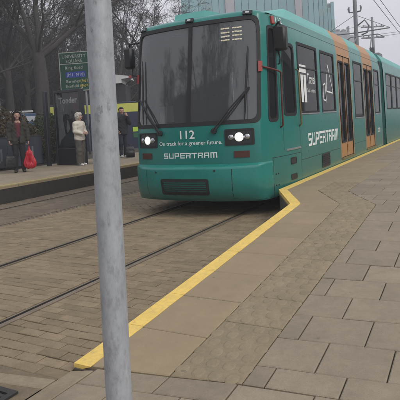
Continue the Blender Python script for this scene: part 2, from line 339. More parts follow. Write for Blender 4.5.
# --- near platform
pb=MB()
def edgeX(y):
    if y<=6.32: return -2.285+0.0235*(max(2.3,y)-2.3)
    if y>=7.50: return -2.77
    return -2.19-0.58*(y-6.32)/1.18
yy=[-14,0,2.355,2.365,2.42,4.4,6.32,6.40,7.50,7.51,20,40]
vs=[];fs=[]
for y in yy:
    z=zp(y)-0.022; e=edgeX(y)+0.004 if y>2.36 else -2.125
    vs+=[(e,y,-0.10),(e,y,z),(7.0,y,z),(7.0,y,-0.10)]
for i in range(len(yy)-1):
    a=4*i; b=a+4
    fs+=[(a,b,b+1,a+1),(a+1,b+1,b+2,a+2),(a+2,b+2,b+3,a+3)]
fs+=[(0,1,2,3),tuple(4*(len(yy)-1)+k for k in (3,2,1,0))]
pb.add(vs,fs); plat=kind(pb.build('platform',[MAT['joint']]),'structure')

def slab_mb(mb,c4,th=0.06,b=0.006,jz=0.0,ztop=zp,tilt=(0,0)):
    # c4: four (x,y) corners counter-clockwise; chamfered top edge, small height difference between slabs
    cx=sum(p[0] for p in c4)/4; cy=sum(p[1] for p in c4)/4
    def inset(p,d):
        dx,dy=cx-p[0],cy-p[1]; l=math.hypot(dx,dy); return (p[0]+math.copysign(min(d,abs(dx)),dx),p[1]+math.copysign(min(d,abs(dy)),dy))
    lo=[];mi=[];hi=[]
    for p in c4:
        z=ztop(p[1])+jz+tilt[0]*(p[0]-cx)+tilt[1]*(p[1]-cy)
        lo.append((p[0],p[1],z-th)); mi.append((p[0],p[1],z-b*0.8)); q=inset(p,b); hi.append((q[0],q[1],z))
    vs=lo+mi+hi; fs=[(8,9,10,11)]
    for i in range(4):
        j=(i+1)%4; fs+=[(i,j,4+j,4+i),(4+i,4+j,8+j,8+i)]
    mb.add(vs,fs)
def slab_obj(name,c4,m,parent,**k):
    cx=sum(p[0] for p in c4)/4; cy=sum(p[1] for p in c4)/4
    mb=MB(); slab_mb(mb,c4,**k)
    return mb.build(name,m,parent,fix=False)
G=0.0036
def rect(x0,x1,y0,y1,sk=True,sh=False,g=G):
    P=[(x0+g,y0+g),(x1-g,y0+g),(x1-g,y1-g),(x0+g,y1-g)]
    out=[]
    for x,y in P:
        xx=x+(shift(y) if sh else 0)
        out.append((xx,skew(xx,y) if sk else y))
    return out
def jit(a=0.0022): return random.uniform(-a,a)
# coping slabs beside the edge (with painted yellow line) and tactile slabs
cy=[2.37,2.92,3.47,3.99,4.50,5.01,5.50,5.98,6.40,6.95,7.50,8.02]
while cy[-1]<30: cy.append(cy[-1]+0.52)
cut=sorted(set(cy))
def cop_edge(y):          # outer edge of coping slabs
    return edgeX(y)
def cop_in(y): return -1.64+shift(y)
for a,b in zip(cut[:-1],cut[1:]):
    # split where the edge turns so corners stay true
    brk=[a]+[t for t in (6.32,) if a+0.05<t<b-0.05]+[b]
    for s0,s1 in zip(brk[:-1],brk[1:]):
        c4=[(cop_edge(s0),s0+(G if s0==a else 0)),(cop_in(s0)-G,s0+(G if s0==a else 0)),(cop_in(s1)-G,s1-(G if s1==b else 0)),(cop_edge(s1),s1-(G if s1==b else 0))]
        if a<2.4: c4[1]=(c4[1][0],2.462)
        slab_obj('coping_slab',c4,MAT['coping'],plat,th=0.07,jz=jit(0.001))
# yellow line: painted pieces 4 mm over each coping slab, broken at the joints
def line_piece(y0,y1,w=0.132):
    mb=MB(); n=3; vs=[];fs=[]
    for i in range(n+1):
        y=y0+(y1-y0)*i/n; e=edgeX(y)-0.003; ww=w*1.08 if 6.33<y<7.49 else w
        z=zp(y)+0.004; w0=random.uniform(-0.004,0.004)
        yi=y
        vs+=[(e,y,z-0.05),(e,y,z),(e+ww+w0,yi,z),(e+ww+w0,yi,z-0.004)]
    for i in range(n):
        a=4*i;b=a+4; fs+=[(a,a+1,b+1,b),(a+1,a+2,b+2,b+1),(a+2,a+3,b+3,b+2)]
    fs+=[(0,3,2,1),(4*n,4*n+1,4*n+2,4*n+3)]
    mb.add(vs,fs); mb.build('edge_line',MAT['yellow'],plat)
for a,b in zip(cut[:-1],cut[1:]):
    brk=[a]+[t for t in (6.32,) if a<t<b]+[b]
    for s0,s1 in zip(brk[:-1],brk[1:]): line_piece(s0+(0.002 if s0==a else 0),s1-(0.002 if s1==b else 0))
# tactile slabs with rounded lozenges
loz=MB(); n=12
prof=[(1.0,-0.002),(0.90,0.0018),(0.66,0.0028)]
lv=[];lf=[]
for r_,z_ in prof:
    for j in range(n):
        t=2*math.pi*j/n; c_,s_=math.cos(t),math.sin(t)
        lv.append((math.copysign(abs(c_)**0.8,c_)*0.041*r_,math.copysign(abs(s_)**0.8,s_)*0.050*r_,z_))
for i in range(2):
    for j in range(n): lf.append((i*n+j,i*n+(j+1)%n,(i+1)*n+(j+1)%n,(i+1)*n+j))
lf.append(tuple(2*n+j for j in range(n))); loz.add(lv,lf); LOZ=loz.mesh('lozenge',MAT['tactile'],True)
ty=[2.49,3.17,3.60,4.02,4.45,4.88,5.30,5.73,6.06,6.40,6.76,7.13,7.50,7.95,8.40]
nl=0
for a,b in zip(ty[:-1],ty[1:]):
    tc4=rect(-1.64,-1.21,a,b,sk=False,sh=True)
    if a<2.5: tc4[0]=(tc4[0][0],2.462); tc4[1]=(tc4[1][0],2.528)
    t=slab_obj('tactile_slab',tc4,MAT['tactile'],plat,jz=jit(0.001),th=0.06)
    rows=max(3,round((b-a)/0.112)); field=MB()
    for r in range(rows):
        y=a+(r+0.5)*(b-a)/rows
        for k in range(4):
            x=-1.64+0.43*((k+0.5)/4+(0.04 if r%2 else -0.04))
            X=x+shift(y); z=zp(y)
            if b<5.4:
                o=link('lozenge',LOZ,t,(X,y,z)); o.rotation_euler=(math.atan(0.34/3.98) if 2.42<y<6.4 else 0,0,0); nl+=1
            else:
                field.add([(X+v[0],y+v[1],zp(y+v[1])+v[2]) for v in lv],lf)
    if field.v: kind(field.build('lozenge_field',MAT['tactile'],t,True),'stuff')
# paving slabs
field=MB()
rowsY=[-0.9,-0.45,0.0,0.42,0.83,1.22,1.60,1.97,2.33,2.52,2.72,3.06,3.40,3.74,4.07,4.42,4.78,5.08,5.38,5.72,6.06,6.40,6.76,7.13,7.50,7.84,8.17]
while rowsY[-1]<30: rowsY.append(rowsY[-1]+0.34)
for ri,(a,b) in enumerate(zip(rowsY[:-1],rowsY[1:])):
    off=0.0 if ri%2 else 0.19
    if b<=2.53: left=-2.11
    else: left=-1.21+shift((a+b)/2)
    if a>8.35: left=-1.73
    # strip's right edge follows the kink
    edgesx=[left]
    x=-1.07-off*1.0
    step=0.385
    while x>left+0.5: x-=step
    while x<left+0.10: x+=step
    while x<6.9: edgesx.append(x+random.uniform(-0.012,0.012)); x+=step*random.choice((1,1,1,0.93,1.08))
    for k,(x0,x1) in enumerate(zip(edgesx[:-1],edgesx[1:])):
        c=rect(x0,x1,a,b)
        if k==0 and b>2.6 and a<8.35: # left edge follows strip
            c[0]=(-1.21+shift(a)+G,c[0][1]); c[3]=(-1.21+shift(b)+G,c[3][1])
        pv=in_view((x0+x1)/2,(a+b)/2,zp(a)); vis=pv and -20<pv[0]<430 and pv[1]<440
        kw=dict(jz=jit(),tilt=(random.uniform(-.006,.006),random.uniform(-.006,.006)))
        if vis and a<11.5: slab_obj('paving_slab',c,MAT['slab'],plat,**kw)
        elif x0<3.5 or a<14: slab_mb(field,c,**kw)
# plain slabs where the tactile strip ends
for y in np.arange(8.40,29.6,0.43):
    c=rect(-2.17,-1.73,y,y+0.43,sk=False)
    if y<11.5: slab_obj('paving_slab',c,MAT['coping'],plat,jz=jit(0.001))
    else: slab_mb(field,c,jz=jit(0.001))
kind(field.build('paving_field',MAT['slabfield'],plat,fix=False),'stuff')
# flush kerb stones where the line ends
y=2.36
ks=[2.36,1.62,0.86,0.1,-0.7]
for b,a in zip(ks[:-1],ks[1:]): slab_obj('kerb_stone',[(-2.30,a+G),(-2.12,a+G),(-2.12,b-G),(-2.30,b-G)],MAT['edging'],plat,th=0.13,jz=-0.022,tilt=(0.19,0))

# ================================================================== TRACK BED
tb=MB(); tb.box(-9.02,-2.24,-14,60,-0.30,-0.026); bed=kind(tb.build('track_bed',MAT['bed']),'structure')
RAILS=[-3.40,-4.835,-6.93,-8.365]
for rx in RAILS:
    P=[(-0.072,-0.03),(-0.072,0.001),(-0.022,0.003),(-0.016,-0.024),(0.020,-0.024),(0.024,-0.001),(0.046,-0.001),(0.046,-0.03)]
    if rx in (-3.40,-6.93): P=[(-u,v) for u,v in reversed(P)]     # head lies to the outside of each pair
    mb=MB(); n=len(P); vs=[(rx+u,-14,v) for u,v in P]+[(rx+u,60,v) for u,v in P]
    fs=[(i,i+n,i+1+n,i+1) for i in range(n-1)]; mb.add(vs,fs)
    r=mb.build('rail',[MAT['rail'],MAT['groove']],bed,fix=False)
    r.data.polygons[3].material_index=1; 
    for k in (2,4): r.data.polygons[k].material_index=1
# setts
strips=[(-2.30,-3.325),(-3.475,-4.76),(-4.91,-5.88),(-5.88,-6.855),(-7.005,-8.29),(-8.44,-8.985)]
cands=[];fieldsetts=[]
P_Y=0.104
for x1,x0 in strips:
    ncol=max(1,round((x1-x0)/0.205)); w=(x1-x0)/ncol
    ny=int((38-1.0)/P_Y)
    for r in range(ny):
        y=1.0+r*P_Y; ph=(r%2)*0.5
        cols=[x0]+[x0+w*(k+ph) for k in range(0 if ph else 1,ncol)]+[x1]
        for u0,u1 in zip(cols[:-1],cols[1:]):
            if u1-u0<0.03: continue
            cx,cyy=(u0+u1)/2,y+P_Y/2
            if cyy>26 and cx<-5: continue
            p=in_view(cx,cyy,0)
            if p is None or p[0]<-60 or p[0]>460 or p[1]>440: 
                if p is None or cyy<1.2: continue
            if cx>-3.33 and cyy<2.29+0.16*(cx+2.28): continue
            size=1/((cx)**2+cyy**2+2)
            vis=p is not None and 0<=p[0]<=400 and p[1]<=400
            cands.append((-size if vis else 1-size,u0,u1,y,x1<-6.8))
cands.sort()
print('setts',len(cands))
field=MB()
def sett_geo(mb,u0,u1,y0,y1):
    gx=random.uniform(0.0005,0.0025); gy=random.uniform(0.0005,0.003); j=random.gauss(0,0.0013)
    c4=[(u0+gx+random.uniform(0,.003),y0+gy+random.uniform(0,.004)),(u1-gx-random.uniform(0,.003),y0+gy+random.uniform(0,.004)),(u1-gx-random.uniform(0,.003),y1-gy-random.uniform(0,.004)),(u0+gx+random.uniform(0,.003),y1-gy-random.uniform(0,.004))]
    slab_mb(mb,c4,th=0.03,b=0.005,jz=j-0.003,ztop=lambda y:0.0,tilt=(random.uniform(-.012,.012),random.uniform(-.018,.018)))
darkfield=MB()
for i,(k,u0,u1,y,fartrack) in enumerate(cands):
    if i<300:
        mb=MB(); sett_geo(mb,u0,u1,y,y+P_Y); mb.build('sett',MAT['settdark' if fartrack else 'sett'],bed,fix=False)
    else: sett_geo(darkfield if fartrack else field,u0,u1,y,y+P_Y)
kind(field.build('sett_field',MAT['settfield'],bed,fix=False),'stuff'); kind(darkfield.build('sett_field',MAT['settdark'],bed,fix=False),'stuff')
# crossing: tarmac strip and a row of channel stones where the setts stop
CS=lambda x,y: (x,y+0.16*max(-3.2,x+2.28))
mb=MB(); mb.add([(-2.31,-1.0,-0.002),(-2.31,2.10,-0.002),(-3.32,2.10+0.16*-1.04,-0.002),(-3.32,-1.0,-0.002),(-2.31,2.46,-0.012),(-3.32,2.30,-0.012)],[(0,1,2,3),(1,4,5,2)]); kind(mb.build('crossing',MAT['crossing']),'structure')
for k in range(3):
    x1=-2.305-0.34*k; x0=max(-3.32,x1-0.34)
    slab_obj('channel_stone',[CS(x0+G,2.125),CS(x1-G,2.125),CS(x1-G,2.235),CS(x0+G,2.235)],MAT['edging'],bed,th=0.05,ztop=lambda y:0.002,jz=jit())
# row of longer edging stones across the track where the crossing starts, and drain cover
dc=empty('drain_cover','black iron drain grating set in the setts beside the pavement kerb','drain cover',(-2.62,1.86,0.0))
mb=MB(); mb.box(-0.22,0.22,-0.17,-0.13,-0.05,0.012); mb.box(-0.22,0.22,0.13,0.17,-0.05,0.012); mb.box(-0.22,-0.18,-0.13,0.13,-0.05,0.012); mb.box(0.18,0.22,-0.13,0.13,-0.05,0.012); mb.build('frame',MAT['iron'],dc)
bb=MB(); bb.bbox(-0.178,0.178,-0.013,0.013,-0.04,0.010,0.003); bar=bb.mesh('bar',MAT['iron']); fixn(bar)
for k in range(5): link('bar',bar,dc,(0,-0.104+0.052*k,0))

# ================================================================== FAR PLATFORM
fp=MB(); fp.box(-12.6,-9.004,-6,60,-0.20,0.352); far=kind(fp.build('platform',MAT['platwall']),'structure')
field=MB()
flat=lambda y:0.38
for r,y in enumerate(np.arange(-4,44,0.6)):
    c=[(-9.46,y+G),(-9.0,y+G),(-9.0,y+0.6-G),(-9.46,y+0.6-G)]
    p=in_view(-9.2,y,0.38)
    if p and -20<p[0]<200: 
        slab_obj('coping_slab',c,MAT['coping'],far,ztop=flat,jz=jit(0.0015),th=0.07)
        mb=MB(); mb.box(-9.075,-8.997,y+0.003,y+0.597,0.36,0.3845); mb.build('edge_line',MAT['yellow_worn'],far)
    else: slab_mb(field,c,ztop=flat,th=0.07)
x=-9.47
for ci in range(8):
    for r,y in enumerate(np.arange(-4,44,0.45)):
        o=0.22*(ci%2); slab_mb(field,rect(x-0.39,x,y+o,y+o+0.45,sk=False),ztop=flat,jz=jit(0.0015))
    x-=0.39
kind(field.build('paving_field',MAT['slabfield'],far,fix=False),'stuff')
v=MB(); v.box(-120,-12.61,-40,140,-0.3,0.30); kind(v.build('verge',MAT['soil']),'structure')

# ================================================================== TRAM
XC=-4.11; Y0N=7.12
tram=empty('tram','green and teal low floor tram with orange doors, number 112 on its front','tram',(XC,12.0,0.0))
TI=tram.matrix_world.inverted(); TOFF=Vector((-XC,-12.0,0))
KN=np.array([(0,0),(.4,.018),(.8,.085),(1.0,.15),(1.1,.20),(1.15,.24),(1.19,.33),(1.225,.50),(1.26,.77),(1.29,1.1),(1.31,1.4),(1.32,1.75)])
_c=np.concatenate([[0],np.cumsum(np.hypot(np.diff(KN[:,0]),np.diff(KN[:,1])))])
def herm(t,x,y):
    m=np.gradient(y,x); i=np.clip(np.searchsorted(x,t)-1,0,len(x)-2); h=x[i+1]-x[i]; u=(t-x[i])/h
    return (2*u**3-3*u**2+1)*y[i]+(u**3-2*u**2+u)*h*m[i]+(-2*u**3+3*u**2)*y[i+1]+(u**3-u**2)*h*m[i+1]
S_T=np.linspace(0,_c[-1],1500); DX_T=herm(S_T,_c,KN[:,0]); DX_T=np.maximum.accumulate(DX_T); DY_T=np.maximum.accumulate(herm(S_T,_c,KN[:,1]))
DX_T[0]=0; SMAX=float(S_T[-1])
YEND=17.45
def s_dx(dx): return math.copysign(float(np.interp(abs(dx),DX_T,S_T)),dx)
def s_Y(Y):
    dy=Y-Y0N
    if dy>=1.75: return SMAX+(dy-1.75)
    return float(np.interp(dy,DY_T,S_T))
def plan(s):
    a=abs(s)
    if a>SMAX: return math.copysign(1.32,s),1.75+(a-SMAX)
    return math.copysign(float(np.interp(a,S_T,DX_T)),s),float(np.interp(a,S_T,DY_T))
def lean(z): return float(np.interp(z,[0,.9,1.4,3.1,3.2],[0,0,.02,.30,.35]))
def wz(z): return float(np.interp(z,[0,0.5,1.0,2.85,3.15],[.992,.998,1.0,.992,.962]))
def raw(s,z):
    dx,dy=plan(s); f=max(0.0,1-dy/1.2)
    return Vector((XC+dx*wz(z),Y0N+dy+lean(z)*f,z))
def surf(s,z,off=0.0):
    p=raw(s,z)
    if off==0: return p
    e=0.01; ts=raw(s+e,z)-raw(s-e,z); tz=raw(s,z+e)-raw(s,z-e)
    n=ts.cross(tz).normalized()
    return p+n*off
# windows: (name, s0, s1, z0, z1, corner radius, mat)
def win(y0,y1,z0,z1,r=0.05,side=1): 
    a,b=sorted((side*s_Y(y0),side*s_Y(y1))); return (a,b,z0,z1,r)
HOLES=[]
ws=(s_dx(-1.14),s_dx(1.14),1.46,3.09,0.11)
SIDEW=[]
for sd_ in (1,-1):
    SIDEW+= [('quarter_window',)+win(7.56,7.86,1.45,2.95,0.09,sd_),('cab_window',)+win(8.12,8.66,1.53,2.72,0.10,sd_),
             ('window',)+win(8.86,10.08,1.55,2.79,0.04,sd_),('window',)+win(10.34,11.44,1.56,2.78,0.04,sd_),
             ('window',)+win(13.44,14.52,1.38,2.80,0.04,sd_),('window',)+win(16.26,17.15,1.45,2.76,0.04,sd_)]
DOORS=[(11.80,13.06),(14.72,16.04)]
door_h=[]
for sd_ in (1,-1):
    for a,b in DOORS: door_h.append(win(a,b,0.48,2.84,0.02,sd_))
holes=[ws]+[w[1:] for w in SIDEW]+door_h
cols=set()
for h in holes: cols|={round(h[0],4),round(h[1],4)}
for s in np.linspace(-SMAX,SMAX,90): 
    if all(abs(s-c)>0.012 for c in cols): cols.add(round(float(s),4))
for sd_ in (1,-1):
    for y in list(np.arange(8.9,YEND,0.45))+[YEND,11.74,13.12,14.66,16.10]:
        s=round(sd_*s_Y(float(y)),4)
        if all(abs(s-c)>0.02 for c in cols): cols.add(s)
cols=sorted(cols); 
rows=sorted({0.24,0.30,0.48,0.60,0.76,0.95,1.2,1.38,1.45,1.46,1.53,1.55,1.56,1.8,2.1,2.4,2.6,2.72,2.76,2.78,2.79,2.80,2.84,2.95,3.03,3.09,3.13,3.16})
mb=MB(); nr=len(rows); P={}
for i,s in enumerate(cols):
    for j,z in enumerate(rows): P[i,j]=len(mb.v); mb.v.append(tuple(surf(s,z)))
def orange_at(s):
    y=plan((s))[1]+Y0N
    return any(a-0.10<y<b+0.10 for a,b in DOORS)
for i in range(len(cols)-1):
    sm=(cols[i]+cols[i+1])/2
    for j in range(nr-1):
        zm=(rows[j]+rows[j+1])/2
        if any(h[0]<sm<h[1] and h[2]<zm<h[3] for h in holes): continue
        mb.f.append((P[i,j],P[i+1,j],P[i+1,j+1],P[i,j+1])); mb.m.append(1 if orange_at(sm) and zm>2.8 else (2 if orange_at(sm) and zm>0.48 else 0))
# roof cap: shoulder rings
prev=[P[i,nr-1] for i in range(len(cols))]
for ins,z in ((0.03,3.19),(0.10,3.22),(0.5,3.26),(1.0,3.27)):
    cur=[]
    for i,s in enumerate(cols):
        p=surf(s,3.16); cxp=Vector((XC,max(p.y,Y0N+1.3),p.z)); d=cxp-p; d.z=0; l=d.length
        q=p+d.normalized()*min(ins,l*0.98) if l>1e-4 else p
        cur.append(len(mb.v)); mb.v.append((q.x,q.y,z))
    for i in range(len(cols)-1): mb.f.append((prev[i],prev[i+1],cur[i+1],cur[i])); mb.m.append(1 if orange_at((cols[i]+cols[i+1])/2) else 0)
    prev=cur
# centre strip
for i in range(len(cols)//2):
    k=len(cols)-1-i
    if k-i>1: mb.f.append((prev[i],prev[i+1],prev[k-1],prev[k])); mb.m.append(0)
def tl(mb): mb.v=[(v[0]-XC,v[1]-12.0,v[2]) for v in mb.v]; return mb
def tpart(mb,name,mats,parent=None,smooth=False,fix=True,sharp=None):
    o=tl(mb).build(name,mats,parent or tram,smooth,fix)
    if sharp: autosmooth(o.data,sharp)
    return o
body=tpart(mb,'body',[MAT['teal'],MAT['orange'],MAT['orange']],fix=False,sharp=30)
# end wall
e=MB(); e.prism([(XC-1.3,0.3),(XC+1.3,0.3),(XC+1.3,3.1),(XC+1.1,3.25),(XC-1.1,3.25),(XC-1.3,3.1)],'y',YEND-0.03,YEND-0.005); tpart(e,'end_wall',MAT['black'])
# frames and panes
def rrect(s0,s1,z0,z1,r,n=5):
    pts=[]
    for cx_,cz_,a0 in ((s1-r,z0+r,-90),(s1-r,z1-r,0),(s0+r,z1-r,90),(s0+r,z0+r,180)):
        for k in range(n+1): a=math.radians(a0+90*k/n); pts.append((cx_+r*math.cos(a),cz_+r*math.sin(a)))
    return pts
def densify(pts,step=0.12):
    out=[]
    for (a,b),(c,d) in zip(pts,pts[1:]+pts[:1]):
        n_=max(1,int(math.hypot(c-a,d-b)/step)); out+=[(a+(c-a)*k/n_,b+(d-b)*k/n_) for k in range(n_)]
    return out
def scale_pts(pts,s0,s1,z0,z1,d):
    cx_,cz_=(s0+s1)/2,(z0+z1)/2; fx=((s1-s0)/2-d)/((s1-s0)/2); fz=((z1-z0)/2-d)/((z1-z0)/2)
    return [(cx_+(a-cx_)*fx,cz_+(b-cz_)*fz) for a,b in pts]
def frame_on(fn,s0,s1,z0,z1,r,wi,wo,proud=0.010,depth=0.03):
    base=densify(rrect(s0,s1,z0,z1,r)); outp=scale_pts(base,s0,s1,z0,z1,-wo); inp=scale_pts(base,s0,s1,z0,z1,wi)
    mb=MB(); n_=len(base); vs=[]
    for pts,off in ((outp,-0.004),(outp,proud),(inp,proud),(inp,-depth)): vs+=[fn(a,b,off) for a,b in pts]
    fs=[]
    for k in range(3):
        for i in range(n_): j=(i+1)%n_; fs.append((k*n_+i,k*n_+j,(k+1)*n_+j,(k+1)*n_+i))
    mb.add(vs,fs); return mb
def pane_on(fn,s0,s1,z0,z1,off=-0.02,step=0.12):
    mb=MB(); ns=max(1,int((s1-s0)/step)); nz=max(1,int((z1-z0)/0.4)); vs=[fn(s0+(s1-s0)*i/ns,z0+(z1-z0)*j/nz,off) for i in range(ns+1) for j in range(nz+1)]
    fs=[(i*(nz+1)+j,(i+1)*(nz+1)+j,(i+1)*(nz+1)+j+1,i*(nz+1)+j+1) for i in range(ns) for j in range(nz)]
    return mb.add(vs,fs)
s0,s1,z0,z1,r=ws
wsc=tpart(frame_on(surf,s0,s1,z0,z1,r,0.035,0.028,0.006,0.03),'windscreen',MAT['rubber'],sharp=40)
tpart(pane_on(surf,s0,s1,z0,z1,-0.012,0.08),'pane',MAT['glass_front'],wsc,True)
m=MB(); vs=[surf(s,z,o) for o in (-0.02,0.006) for s,z in ((-0.03,1.48),(0.03,1.48),(0.03,3.07),(-0.03,3.07))]
m.add(vs,[(4,5,6,7),(0,1,5,4),(2,3,7,6),(1,2,6,5),(3,0,4,7)]); tpart(m,'mullion',MAT['rubber'],wsc)
for nm,s0,s1,z0,z1,r in SIDEW:
    f=tpart(frame_on(surf,s0,s1,z0,z1,r,0.030,0.022,0.005,0.03),nm,MAT['rubber'],sharp=40)
    tpart(pane_on(surf,s0,s1,z0,z1,-0.012),'pane',MAT['glass_side'],f,True)
    if nm=='window':                                      # opening light with its bar across the upper third
        zb=z0+(z1-z0)*0.66; q=MB(); vs=[surf(s,z,o) for o in (-0.03,0.004) for s,z in ((s0+.03,zb-.012),(s1-.03,zb-.012),(s1-.03,zb+.012),(s0+.03,zb+.012))]
        q.add(vs,[(4,5,6,7),(0,1,5,4),(2,3,7,6)]); tpart(q,'transom',MAT['black'],f)
        q=MB(); q.add([surf(s,z,o) for o in (0.0,0.016) for s,z in ((s0,z0-.028),(s1,z0-.028),(s1,z0-.008),(s0,z0-.008))],[(4,5,6,7),(0,1,5,4),(2,3,7,6),(1,2,6,5),(3,0,4,7)]); tpart(q,'sill',MAT['chrome'],f)
# generic local side function for doors: straight side at x = XC +- 1.32
def sidefn(sg):
    def fn(y,z,off): return Vector((XC+sg*(1.32*wz(z)+off),y,z))
    return fn
def make_door(sg,y0,y1,z0,z1):
    fn=sidefn(sg); ym=(y0+y1)/2
    for a,b in ((y0+0.008,ym-0.006),(ym+0.006,y1-0.008)):
        d=MB(); st=0.095; zt=0.15; zbm=0.36
        for (u0,u1,v0,v1) in ((a,a+st,z0+.01,z1-.01),(b-st,b,z0+.01,z1-.01),(a+st,b-st,z0+.01,z0+zbm),(a+st,b-st,z1-zt,z1-.01)):
            vs=[fn(u,v,o) for o in (-0.055,-0.018) for u,v in ((u0,v0),(u1,v0),(u1,v1),(u0,v1))]
            d.add(vs,[(0,3,2,1),(4,5,6,7),(0,1,5,4),(1,2,6,5),(2,3,7,6),(3,0,4,7)])
        leaf=tpart(d,'door',MAT['orange'])
        tpart(frame_on(fn,a+st-0.004,b-st+0.004,z0+zbm-0.004,z1-zt+0.004,0.05,0.016,0.020,-0.010,0.05),'gasket',MAT['rubber'],leaf)
        tpart(pane_on(fn,a+st,b-st,z0+zbm,z1-zt,-0.04),'pane',MAT['glass_side'],leaf)
    k=MB()
    for u in (y0,ym,y1):
        vs=[fn(uu,v,o) for o in (-0.05,-0.012) for uu,v in ((u-0.008,z0),(u+0.008,z0),(u+0.008,z1),(u-0.008,z1))]; k.add(vs,[(4,5,6,7),(0,1,5,4),(1,2,6,5),(2,3,7,6),(3,0,4,7)])
    tpart(k,'door_seal',MAT['rubber'])
    k=MB(); k.add([fn(u,v,o) for o in (-0.10,0.03) for u,v in ((y0-.02,z0-0.03),(y1+.02,z0-0.03),(y1+.02,z0-.002),(y0-.02,z0-.002))],[(0,3,2,1),(4,5,6,7),(0,1,5,4),(1,2,6,5),(2,3,7,6),(3,0,4,7)]); tpart(k,'door_step',MAT['olive'])
for sg in (1,-1):
    for a,b in DOORS: make_door(sg,a,b,0.48,2.84)
# bumper
SP=s_Y(7.60)
def bump(s,z):
    u=abs(s)/SP; o=0.205*(1-min(1,u/0.86)**2.6)+0.014
    f=float(np.interp(z,[0.26,0.30,0.38,0.5,0.68,0.765,0.795,0.822],[.30,.55,.84,1,1.0,.985,.90,.05]))
    return surf(s,z,o*f)
mb=MB(); bz=[0.26,0.28,0.30,0.34,0.40,0.5,0.6,0.68,0.72,0.75,0.765,0.78,0.795,0.81,0.824]; bs=np.linspace(-SP,SP,61)
vs=[bump(s,z) for s in bs for z in bz]; nz=len(bz)
mb.add(vs,[(i*nz+j,(i+1)*nz+j,(i+1)*nz+j+1,i*nz+j+1) for i in range(60) for j in range(nz-1)])
mb.add([bump(s,0.26) for s in bs]+[Vector((XC+max(-1,min(1,s))*0.95,8.2,0.33)) for s in bs],[(i,61+i,62+i,i+1) for i in range(60)])
bumper=tpart(mb,'bumper',MAT['bumper'],fix=False,sharp=50)
def bfn(s,z,off):
    p=bump(s,z); e=0.01; n_=(bump(s+e,z)-bump(s-e,z)).cross(bump(s,z+e)-bump(s,z-e)).normalized(); return p+n_*off
gr=tpart(frame_on(bfn,s_dx(-0.40),s_dx(0.385),0.385,0.60,0.03,0.02,0.018,0.012,0.01),'grille',MAT['black'],sharp=40)
q=pane_on(bfn,s_dx(-0.40),s_dx(0.385),0.39,0.595,0.003,0.05); tpart(q,'backing',MAT['dark'],gr)
for k in range(6):
    z=0.41+k*0.033; q=MB(); ss=np.linspace(s_dx(-0.38),s_dx(0.365),13); vs=[bfn(s,z+dz,o) for s in ss for dz,o in ((-.008,.004),(-.004,.013),(.004,.013),(.008,.004))]
    q.add(vs,[(i*4+j,(i+1)*4+j,(i+1)*4+j+1,i*4+j+1) for i in range(12) for j in range(3)]); tpart(q,'slat',MAT['black'],gr)
def bolt(fn,s,z,r=0.012):
    q=MB(); c=fn(s,z,0.0); n_=(fn(s,z,0.02)-c).normalized(); q.tube([c,c+n_*0.008],r,8); return q
for s,z in ((-0.52,0.72),(0.50,0.74)): tpart(bolt(bfn,s,z,0.016),'tow_cap',MAT['black'],bumper)
for dx_ in (-0.74,0.74):
    s=s_dx(dx_); q=MB(); zz_=np.linspace(0.29,0.76,8); q.add([bfn(s+d,z,0.0012) for z in zz_ for d in (-0.004,0.004)],[(2*i,2*i+1,2*i+3,2*i+2) for i in range(7)]); tpart(q,'panel_seam',MAT['rubber'],bumper,fix=False)
for y in (7.70,7.78):
    for z in (0.42,0.60): tpart(bolt(surf,s_Y(y),z),'bolt',MAT['black'])
# panel seams (dark recessed gaps drawn as thin strips standing 1 mm off)
def seam(pts,w=0.006,name='panel_seam',m='rubber',sg=1):
    q=MB()
    for (s_a,z_a),(s_b,z_b) in zip(pts[:-1],pts[1:]):
        n_=max(1,int(max(abs(s_b-s_a)/0.15,abs(z_b-z_a)/0.4))); L_=math.hypot(s_b-s_a,z_b-z_a); nx,nzv=-(z_b-z_a)/L_*w,(s_b-s_a)/L_*w
        vs=[]
        for i in range(n_+1):
            s=s_a+(s_b-s_a)*i/n_; z=z_a+(z_b-z_a)*i/n_; vs+=[surf(s-nx,z-nzv,0.0012),surf(s+nx,z+nzv,0.0012)]
        q.add(vs,[(2*i,2*i+2,2*i+3,2*i+1) for i in range(n_)])
    return tpart(q,name,MAT[m],fix=False)
for sg in (1,-1):
    seam([(sg*s_Y(7.625),0.25),(sg*s_Y(7.625),0.88)],0.008); seam([(sg*s_Y(7.625),0.862),(sg*s_Y(8.80),0.862)],0.004)
    seam([(sg*s_Y(8.79),0.25),(sg*s_Y(8.79),1.32)],0.004); seam([(sg*s_Y(8.80),0.72),(sg*s_Y(11.70),0.72)],0.004); seam([(sg*s_Y(13.16),0.72),(sg*s_Y(14.62),0.72)],0.004)
    seam([(sg*s_Y(8.04),0.95),(sg*s_Y(8.04),2.85)],0.004); seam([(sg*s_Y(7.95),3.03),(sg*s_Y(17.4),3.03)],0.004)
def patch(fn,s0,s1,z0,z1,off,th=0.0,step=0.1):
    q=MB(); n_=max(1,int(abs(s1-s0)/step)); ss=[s0+(s1-s0)*i/n_ for i in range(n_+1)]
    vs=[fn(s,z,off) for s in ss for z in (z0,z1)]+[fn(s,z,0.0) for s in ss for z in (z0,z1)]
    k=2*(n_+1)
    for i in range(n_):
        q_=[(2*i,2*i+2,2*i+3,2*i+1)]
        q.f+=q_; q.m+=[0]*len(q_)
        for e_ in ((2*i,2*i+2),(2*i+1,2*i+3)): q.f.append((e_[0],e_[1],e_[1]+k,e_[0]+k)); q.m.append(0)
    for e_ in ((0,1),(2*n_,2*n_+1)): q.f.append((e_[0],e_[1],e_[1]+k,e_[0]+k)); q.m.append(0)
    q.v=[tuple(v) for v in vs]; return q
